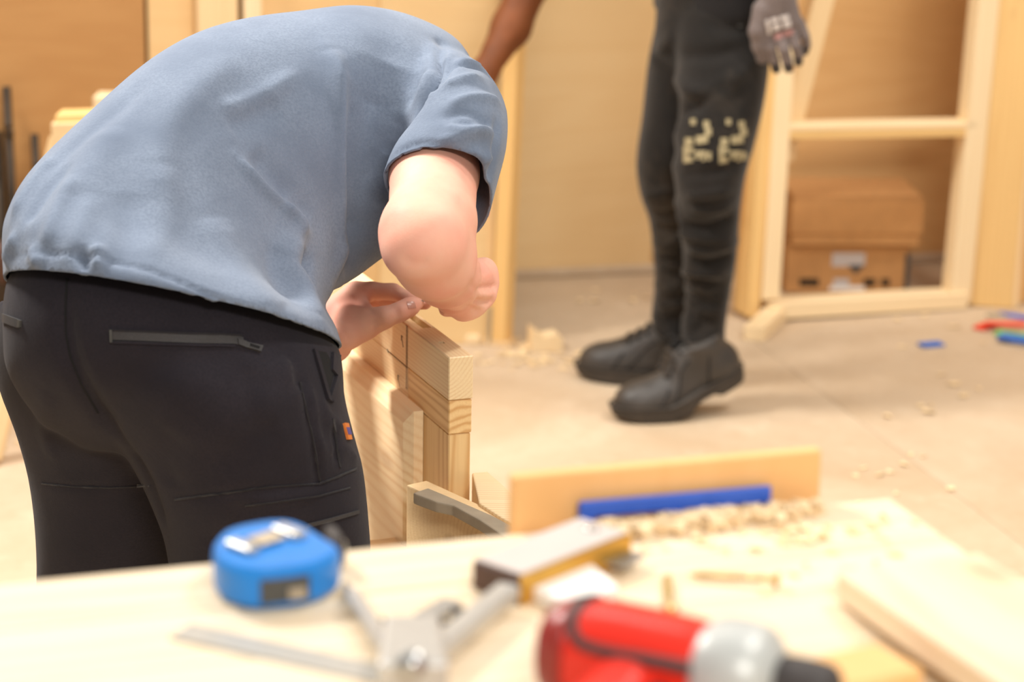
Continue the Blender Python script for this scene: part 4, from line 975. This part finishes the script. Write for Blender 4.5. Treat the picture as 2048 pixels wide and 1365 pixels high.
# far (left) arm
LE = w_(452, 735, 3.05)
bd_.chain([LS, w_(600, 480, 3.16), LE], [.056, .05, .043], .02)
LWa, LWb = w_(648, 655, 2.955), w_(664, 688, 2.945)
bd_.chain([LE, w_(560, 700, 3.0)], [.043, .036], .015); bd_.cone(w_(560, 700, 3.0), LWa, .036, .022, .015).cone(w_(560, 705, 3.0), LWb, .034, .021, .015)
MC = [w_(712, 590, 2.985), w_(722, 598, 3.01), w_(722, 612, 3.03), w_(715, 630, 3.04)]
for a_, b_, r0, r1 in ((LWa, MC[0], .022, .0155), (LWa, MC[1], .02, .015), (LWb, MC[2], .02, .014), (LWb, MC[3], .02, .013), (w_(680, 622, 2.965), MC[0], .020, .0145)): bd_.cone(a_, b_, r0, r1, .012)
# thumb and its pad
bd_.chain([LWb, w_(696, 664, 2.925), w_(728, 652, 2.925), w_(765, 637, 2.925), w_(798, 625, 2.935), w_(818, 615, 2.945), w_(827, 611, 2.95)], [.0205, .0205, .0175, .0135, .0115, .0112, .0098], .008)
bd_.cone(w_(700, 640, 2.94), w_(735, 640, 2.93), .02, .014, .012)
bd_.cone(w_(720, 606, 2.972), w_(748, 634, 2.94), .009, .008, .010)
# index over the top, middle just below it, ring and little curled behind
bd_.chain([MC[0], w_(742, 583, 2.985), w_(786, 584, 2.99), w_(818, 598, 2.975), w_(836, 607, 2.962)], [.0155, .0122, .0108, .0092, .008], .004)
bd_.chain([MC[1], w_(752, 600, 3.005), w_(796, 602, 3.01), w_(832, 606, 2.99), w_(852, 608, 2.978)], [.0145, .0116, .0105, .009, .0078], .004)
bd_.chain([MC[2], w_(756, 616, 3.025), w_(792, 616, 3.025), w_(815, 618, 3.005)], [.0135, .0112, .0098, .008], .004)
bd_.chain([MC[3], w_(748, 632, 3.03), w_(776, 628, 3.03), w_(795, 625, 3.015)], [.0125, .0098, .0085, .0075], .004)
bm_ = bd_.mesh('body', 2)
folds(bm_, [([(736, 586), (748, 600), (752, 612)], .0022, -.0016), ([(742, 580), (754, 596)], .002, -.0012), ([(794, 614), (797, 622), (798, 632)], .0018, -.0011), ([(789, 616), (792, 626), (792, 636)], .0016, -.001), ([(786, 574), (787, 584), (786, 594)], .002, -.0012), ([(700, 590), (726, 610), (748, 628)], .003, -.0014), ([(664, 640), (690, 668), (700, 690)], .004, -.001),
           ([(960, 520), (972, 536), (978, 556)], .0025, .0012), ([(952, 530), (965, 560), (968, 580)], .003, -.001), ([(800, 512), (832, 528), (860, 520)], .006, -.0012), ([(935, 560), (955, 590), (950, 610)], .004, -.001), ([(996, 572), (980, 575), (955, 578)], .0045, -.005), ([(988, 604), (970, 604), (948, 602)], .0045, -.004), ([(985, 545), (975, 550), (960, 552)], .006, .002), ([(985, 590), (974, 590), (958, 590)], .006, .002), ([(958, 628), (945, 618), (930, 612)], .0045, -.003)])
body1 = link('body', bm_, M['skin_pale'], p1)
bw = off(body1.data, body1.matrix_basis)
nm = decal('thumb_nail', bw, [((813, 604), (829, 604), (832, 617), (817, 618))], M['nail'], body1, .0006, 4, 4)
# hair over the back and crown of the head
hs_ = SDF(HC-V((.16, .16, .17)), HC+V((.16, .16, .17)), .004)
hs_.ell(HC-hf*.014+hu*.012, HM, (.096, .079, .100), .01).cone(hp(-.07, 0, -.03), hp(-.06, 0, .03), .045, .05, .03)
hm = hs_.mesh('hair', 1)
P_ = co(hm); q_ = (P_-np.array(HC)); keep = (q_@np.array(hf) < .05+.5*(q_@np.array(hu))) & (q_@np.array(hu) > -.075)
b2 = bmesh.new(); b2.from_mesh(hm); b2.verts.ensure_lookup_table(); bmesh.ops.delete(b2, geom=[v for i, v in enumerate(b2.verts) if not keep[i]], context='VERTS')
rg_ = random.Random(4)
for v in b2.verts: v.co += V((rg_.gauss(0, 1), rg_.gauss(0, 1), rg_.gauss(0, 1)))*.0012
b2.to_mesh(hm); b2.free()
hair1 = link('hair', hm, M['hair'], p1); md = hair1.modifiers.new('t', 'SOLIDIFY'); md.thickness = .006
for s in (1, -1): 
    v, f = tube_g([hp(.083, s*.032, .012), hp(.0895, s*.032, .012)], [.009, .004], 10); mk('eye', v, f, M['eye'], body1, smooth=True)
# ---- boots
def boot(name, toe, heel, parent, bend=0., heelz=0., mat=M['boot'], size=.30, lean=0.):
    """boot in its own frame: x to the toe, z up; bend lifts the heel about the ball of the foot"""
    s = SDF((-.19, -.09, -.01), (.19, .09, .20), .004)
    I = ((1, 0, 0), (0, 1, 0), (0, 0, 1))
    s.ell((.095, 0, .040), I, (.062, .051, .042), .02).ell((.04, 0, .042), I, (.085, .049, .045), .02).ell((-.03, -.0, .05), I, (.09, .041, .055), .02).ell((-.105, 0, .055), I, (.047, .039, .052), .02)
    s.cone((.045, 0, .062), (-.055, 0, .115), .034, .043, .025).cone((-.08, 0, .07), (-.082, 0, .125), .042, .044, .02)
    s.cone((.01, 0, .10), (-.03, 0, .135), .014, .018, .012)
    s.cone((-.09, .038, .11), (-.05, .038, .125), .008, .008, .006).cone((-.09, -.038, .11), (-.05, -.038, .125), .008, .008, .006)
    ax = [s.lo[i]+s.h*np.arange(s.n[i]) for i in range(3)]; s.f = np.maximum(s.f, (.018-ax[2])[None, None, :]).astype(np.float32)
    s.f = np.maximum(s.f, (ax[2]-.132)[None, None, :]).astype(np.float32)
    up_ = s.mesh('upper', 2)
    out = []
    for i in range(40):
        a = 2*math.pi*i/40; cx, sy = math.cos(a), math.sin(a)
        x = .006+.158*(abs(cx)**.72)*(1 if cx > 0 else -1); wdt = .057-.012*(x < 0)*min(1, abs(x)/.05)-.0*(x > 0)
        out.append((x, wdt*(abs(sy)**.8)*(1 if sy > 0 else -1)))
    zs = [(0, .97), (.012, 1.), (.026, 1.01), (.034, .97)]
    n = 40; vs = []
    for z, sc in zs:
        for x, y in out:
            arch = .014 if (-.07 < x < .0 and z < .006) else 0
            tw_ = .012*max(0, (x-.10)/.06) if z < .02 else 0
            vs.append(V((x*sc, y*sc, z+arch+tw_)))
    fs = [[i*n+j, i*n+(j+1) % n, (i+1)*n+(j+1) % n, (i+1)*n+j] for i in range(len(zs)-1) for j in range(n)]+[list(range(n))[::-1], [3*n+j for j in range(n)]]
    toe = V(toe); heel = V(heel); x = toe-heel; x.z = 0; x.normalize(); fr_ = frame(x, (0, 0, 1), (toe-x*.165)); fr_.translation.z = toe.z
    def bendv(p):
        if not bend: return p
        x0 = .055
        if p.x >= x0: return p
        k = min(1, (x0-p.x)/.06); a = bend*k; dx_ = p.x-x0
        return V((x0+dx_*math.cos(a)+p.z*math.sin(a)*.9, p.y, -dx_*math.sin(a)+p.z*math.cos(a)))
    r = bpy.data.objects.new(name, None); COL.objects.link(r); r.location = toe-x*.1; adopt(r, parent)
    for v in up_.vertices: v.co = fr_ @ bendv(v.co)
    up_.update(); tb = bvh(up_); link('upper', up_, mat, r)
    mk('sole', [fr_ @ bendv(v) for v in vs], fs, M['sole'], r, smooth=False)
    wl_ = [fr_ @ bendv(V((x*1.012, y*1.012, .034))) for x, y in out]; wl_ = wl_[20:]+wl_[:20]; tube('welt', wl_+wl_[:1], .0028, M['sole'], r, 6)
    def top_(x_, y_, up=.002):
        a_ = fr_ @ bendv(V((x_, y_, .3))); b_ = fr_ @ bendv(V((x_, y_, .0))); h_ = tb.ray_cast(a_, (b_-a_).normalized())
        return h_[0]+V((0, 0, up)) if h_[0] is not None else None
    for t_ in range(5):
        xx_ = .046-.020*t_
        q_ = [top_(xx_-.2*abs(y_), y_) for y_ in (-.032, -.022, -.010, 0, .010, .022, .032)]; q_ = [a_ for a_ in q_ if a_ is not None]
        if len(q_) > 2: tube('lace', q_, .0036, M['lace'], r, 6)
    for y0_ in (-.024, .024):
        q_ = [top_(x_, y0_, .001) for x_ in (.056, .035, .01, -.015, -.035)]; q_ = [a_ for a_ in q_ if a_ is not None]
        if len(q_) > 2: tube('eyelet_facing', q_, .005, mat, r, 6)
    def surf(pl, n_=8):
        out_ = []
        for x_, z_, sd_ in spline(pl, n_):
            h_ = tb.ray_cast(fr_ @ bendv(V((x_, sd_*.2, z_))), (fr_ @ bendv(V((x_, 0, z_)))-fr_ @ bendv(V((x_, sd_*.2, z_)))).normalized())
            if h_[0] is not None: out_.append(h_[0])
        return out_
    for sd_ in (1, -1):
        for pl in ([(.075, .038, sd_), (.062, .055, sd_), (.052, .072, sd_)], [(.04, .04, sd_), (.02, .06, sd_), (.0, .085, sd_), (-.03, .108, sd_)], [(-.06, .04, sd_), (-.065, .07, sd_), (-.075, .10, sd_)]):
            q_ = surf(pl)
            if len(q_) > 2: tube('seam', q_, .0022, M['lace'], r, 6)
    for sg_ in (1, -1):
        tube('lace_loop', [fr_ @ bendv(V(q)) for q in ((-.045, 0, .135), (-.025, .012*sg_, .155), (-.006, .022*sg_, .15), (-.012, .016*sg_, .137), (-.043, 0, .134))], .0032, M['lace'], r, 6)
    return r, fr_, bendv
fR = at(538, 2120, 2.66); fR = V((fR.x, fR.y, 0)); fL = at(168, 1960, 2.98); fL = V((fL.x, fL.y, 0))
boot('boot', fR+V((.10, .13, 0)), fR+V((-.08, -.1, 0)), p1); boot('boot', fL+V((.09, .14, 0)), fL+V((-.08, -.1, 0)), p1)
# ---- chisel between the two hands
ch = empty('chisel', w_(900, 600, 2.97), 'small chisel held between both hands above the door edge', 'chisel')
a, b = w_(918, 592, 2.955), w_(833, 603, 2.962); d_ = (b-a).normalized()
tube('handle', [a-d_*.032, a-d_*.028, a, a+d_*.02], [.008, .0105, .0095, .0065], M['pine_gold'], ch, 14)
plank('blade', a+d_*.02, b+d_*.004, .006, .0025, UP, M['steel'], ch, .0004)
# ================================================================ the second person, standing
p2 = empty('person', (.40, 5.0, 0), 'person in dusty black work trousers and boots with a grey work glove, standing', 'person')
nleg = [(1345, 20, 5.0, 1540, 30, 4.98, .10, 0), (1352, 110, 4.97, 1541, 110, 4.95, .105, 0), (1358, 200, 4.93, 1529, 205, 4.92, .10, 0), (1352, 290, 4.90, 1508, 295, 4.89, .09, 0), (1349, 360, 4.88, 1489, 362, 4.88, .08, 0), (1358, 430, 4.90, 1480, 430, 4.90, .073, 0), (1366, 520, 4.93, 1473, 520, 4.93, .068, 0), (1366, 600, 4.95, 1458, 605, 4.95, .062, 0), (1362, 660, 4.96, 1450, 668, 4.96, .060, 0), (1368, 690, 4.96, 1453, 702, 4.96, .060, 0)]
fleg = [(1318, 20, 5.12, 1450, 30, 5.10, .10, 0), (1296, 125, 5.10, 1440, 130, 5.08, .10, 0), (1284, 230, 5.08, 1420, 235, 5.07, .09, 0), (1272, 320, 5.07, 1405, 320, 5.07, .08, 0), (1280, 390, 5.08, 1396, 390, 5.08, .072, 0), (1300, 450, 5.10, 1396, 450, 5.10, .068, 0), (1309, 560, 5.12, 1396, 560, 5.12, .062, 0), (1303, 625, 5.13, 1390, 625, 5.13, .060, 0), (1306, 660, 5.13, 1385, 662, 5.13, .058, 0), (1312, 690, 5.13, 1380, 695, 5.13, .056, 0)]
plv = [(1322, -150, 5.06, 1520, -150, 5.03, .11, 0), (1312, -60, 5.06, 1540, -60, 5.02, .125, 0), (1314, 20, 5.06, 1542, 25, 5.01, .125, 0), (1312, 80, 5.06, 1540, 90, 5.0, .11, 0), (1330, 140, 5.05, 1500, 150, 5.0, .07, 0)]
t2 = remesh([loft_g(nleg, 32, 4, 2.2), loft_g(fleg, 32, 4, 2.2), loft_g(plv, 36, 4, 2.2)], .009, 5)
rw = random.Random(9); fl_ = []
for (xa, xb, yy) in [(1358, 1480, y) for y in range(395, 690, 24)]: fl_.append(([(xa+rw.uniform(0, 25), yy+rw.uniform(-8, 8)), ((xa+xb)/2, yy+rw.uniform(-12, 12)), (xb-rw.uniform(0, 20), yy+rw.uniform(-14, 14))], .010, rw.choice((-.014, .012))))
for yy in range(420, 680, 30): fl_.append(([(1306, yy+rw.uniform(-8, 8)), (1335, yy+10), (1360, yy+rw.uniform(-8, 16))], .010, rw.choice((-.012, .011))))
fl_ += [([(1345, 150), (1400, 190), (1440, 180), (1500, 130)], .018, .020), ([(1360, 215), (1400, 205), (1470, 160)], .014, -.018), ([(1350, 110), (1420, 110), (1490, 95)], .015, -.012), ([(1355, 350), (1420, 345), (1480, 330)], .012, -.008), ([(1350, 380), (1360, 430), (1372, 480)], .014, .008), ([(1300, 120), (1320, 100), (1350, 70)], .014, .008), ([(1285, 392), (1310, 388), (1345, 380)], .01, .008), ([(1400, 40), (1460, 60), (1490, 55)], .012, -.006), ([(1365, 230), (1350, 300), (1352, 350)], .02, .006)]
folds(t2, fl_)
tr2 = link('work_trousers', t2, M['work_trousers'], p2); t2w = off(tr2.data, tr2.matrix_basis)
for dxp in (0, 69):
    R4 = lambda x0, y0, x1, y1: ((x0+dxp, y0), (x1+dxp, y0), (x1+dxp, y1), (x0+dxp, y1))
    decal('knee_print', t2w, [R4(1383, 238, 1392, 250), R4(1408, 242, 1419, 256), R4(1411, 256, 1423, 272), R4(1405, 270, 1416, 286), R4(1393, 272, 1406, 288), R4(1372, 276, 1386, 292), R4(1369, 292, 1377, 326), R4(1377, 296, 1388, 306), R4(1377, 314, 1386, 324), R4(1392, 302, 1400, 318), R4(1400, 302, 1412, 310), R4(1404, 310, 1410, 322), R4(1414, 304, 1422, 320)], M['print_cream'], tr2, .003, 2, 2)
decal('reflective_tab', t2w, [((1442, 0), (1450, 0), (1488, 52), (1478, 55))], M['label_dark'], tr2, .003, 2, 6)
# torso, far above the frame but part of the place
ct = V((.43, 5.04, 0)); cz = lambda z: ct+fwd*max(0, z-.95)*.2+V((0, 0, z)); fwd = V((-.86, -.5, 0)).normalized(); lft = V((-fwd.y, fwd.x, 0))
tor = remesh([loft3_g([(cz(z), lft*a, fwd*b) for z, a, b in ((.835, .165, .125), (.86, .17, .13), (1.0, .165, .125), (1.2, .19, .13), (1.36, .205, .125), (1.44, .16, .10), (1.48, .08, .07))], 36, 3, 2.3),
  loft3_g([(cz(1.41)+lft*.17, fwd*.07, V((0, 0, .06))), (cz(1.33)+lft*.23, fwd*.075, lft*.06), (cz(1.18)+lft*.25-fwd*.03, fwd*.07, lft*.06)], 24, 3),
  loft3_g([(cz(1.41)-lft*.17, fwd*.07, V((0, 0, .06))), (cz(1.33)-lft*.23, fwd*.075, lft*.06), (cz(1.2)-lft*.25+fwd*.03, fwd*.07, lft*.06)], 24, 3)], .011, 5)
link('shirt', tor, M['black_tee'], p2)
GW = at(1562, -25, 4.83)
s2 = SDF((-.22, 4.62, .50), (.82, 5.50, 1.80), .0055)
HC2 = cz(1.66)+fwd*.03; H2 = [[fwd[i], lft[i], (0, 0, 1)[i]] for i in range(3)]
def h2(f, l, u): return HC2+fwd*f+lft*l+V((0, 0, u))
s2.cone(cz(1.0), cz(1.40), .09, .09, .03).cone(cz(1.4)+lft*.17, cz(1.4)-lft*.17, .035, .035, .03).cone(cz(1.42), h2(-.02, 0, -.06), .055, .052, .02)
s2.ell(HC2, H2, (.092, .072, .105), .015).ell(h2(.03, 0, -.06), H2, (.055, .052, .055), .02).cone(h2(.088, 0, .01), h2(.112, 0, -.025), .008, .014, .008).ell(h2(.08, 0, -.062), H2, (.014, .026, .009), .006)
for s in (1, -1): s2.ell(h2(-.005, s*.074, -.01), H2, (.016, .010, .03), .006).ell(h2(.077, s*.032, .012), H2, (.012, .014, .010), .003)
# left arm ends in the glove; right forearm bare, its hand resting behind the near person
s2.chain([cz(1.39)+lft*.2, cz(1.12)+lft*.27-fwd*.06, GW+V((.02, .03, .10)), GW], [.026, .042, .034, .028], .02)
RE = at(1062, -40, 5.14); RWp = at(973, 138, 5.03)
s2.chain([cz(1.39)-lft*.2, RE, at(1022, 55, 5.10), RWp], [.026, .042, .040, .027], .02)
hd = (RWp-RE).normalized(); sx = hd.cross(V((0, 1, 0))).normalized()
PK_ = RWp+hd*.085
for i, o_ in enumerate((-.03, -.01, .01, .03)):
    kn = PK_+sx*o_; s2.cone(RWp, kn, .024, .014, .012); s2.chain([kn, kn+hd*.04+V((0, .008, 0)), kn+hd*.062+V((0, .03, 0))], [.012, .010, .008], .004)
s2.chain([RWp+hd*.02-sx*.02, RWp+hd*.055-sx*.05, RWp+hd*.085-sx*.058], [.016, .012, .009], .008)
link('body', s2.mesh('body', 2), M['skin_brown'], p2)
hh = SDF(HC2-V((.15, .15, .16)), HC2+V((.15, .15, .17)), .006); hh.ell(HC2-fwd*.014+V((0, 0, .018)), H2, (.096, .08, .102), .01)
hm2 = hh.mesh('hair', 1); P_ = co(hm2)-np.array(HC2); keep = (P_@np.array(fwd) < .05+.4*P_[:, 2]) & (P_[:, 2] > -.04+.3*(P_@np.array(fwd)))
b2 = bmesh.new(); b2.from_mesh(hm2); b2.verts.ensure_lookup_table(); bmesh.ops.delete(b2, geom=[v for i, v in enumerate(b2.verts) if not keep[i]], context='VERTS'); b2.to_mesh(hm2); b2.free()
link('hair', hm2, M['hair_black'], p2).modifiers.new('t', 'SOLIDIFY').thickness = .006
for s in (1, -1):
    v, f = tube_g([h2(.082, s*.032, .012), h2(.0885, s*.032, .012)], [.009, .004], 10); mk('eye', v, f, M['eye'], p2, smooth=True)
# glove: back of the hand to the camera, fingers hanging
g = SDF(at(1562, 60, 4.83)-V((.12, .09, .14)), at(1562, 60, 4.83)+V((.12, .09, .16)), .0032)
def gp(x, y, o=0.): return at(x, y, 4.83+o)
g.cone(gp(1553, -75), gp(1553, -10), .034, .030, .01).cone(gp(1550, -10), gp(1546, 48), .028, .024, .015).cone(gp(1565, -5), gp(1584, 42), .026, .020, .015).cone(gp(1556, 20), gp(1566, 44), .026, .024, .015)
FG = [[(1536, 62, 0), (1541, 96, -.010), (1549, 122, -.004), (1553, 139, .006)], [(1559, 66, -.006), (1568, 100, -.018), (1574, 122, -.012), (1578, 137, 0)], [(1581, 60, -.006), (1592, 92, -.014), (1597, 110, -.006), (1597, 124, .008)], [(1598, 46, 0), (1611, 74, -.006), (1613, 90, .004), (1609, 103, .016)]]
for ch_, r_ in zip(FG, (.0108, .0112, .0106, .0096)): g.chain([gp(*q) for q in ch_], [r_+.003, r_, r_-.0004, r_-.0018], .002)
g.chain([gp(1526, 20, -.005), gp(1514, 62, -.01), gp(1518, 92, -.004), gp(1524, 118, .004)], [.022, .016, .0135, .011], .009)
gm_ = g.mesh('glove', 2); glv = link('work_glove', gm_, M['glove'], p2); gw = off(glv.data, glv.matrix_basis)
decal('white_print', gw, [((1530, 41), (1538, 39), (1543, 66), (1536, 70)), ((1541, 38), (1556, 34), (1558, 42), (1543, 46)), ((1545, 50), (1560, 46), (1562, 56), (1547, 62)), ((1560, 33), (1577, 29), (1578, 38), (1562, 42)), ((1565, 44), (1580, 40), (1582, 52), (1568, 56))], M['print_white'], glv, .0022, 2, 2)
decal('red_print', gw, [((1549, 70), (1562, 64), (1564, 76), (1552, 80)), ((1565, 64), (1585, 58), (1586, 69), (1567, 74))], M['print_red'], glv, .0022, 2, 2)
for ch_, r_ in zip(FG, (.0100, .0104, .0098, .0088)):
    v, f = tube_g([gp(*ch_[2]), gp(*ch_[3])+V((0, 0, -.003))], [r_+.0006, r_-.001], 14); mk('coated_fingertip', v, f, M['glove_palm'], glv, smooth=True)
# boots: near one rising on its toe, far one flat
nb_t = onz(1222, 842, 0); nb_h = onz(1452, 822, 0)
b_, fr_, bv = boot('boot', nb_t, nb_h, p2, .36)
fb_t = onz(1150, 752, 0); fb_h = onz(1400, 770, 0)
boot('boot', fb_t, fb_h, p2)
tube('reflective_hem_band', [at(1362, 698, 4.905), at(1385, 702, 4.899), at(1412, 706, 4.905)], .0095, M['sock'], tr2, 10)
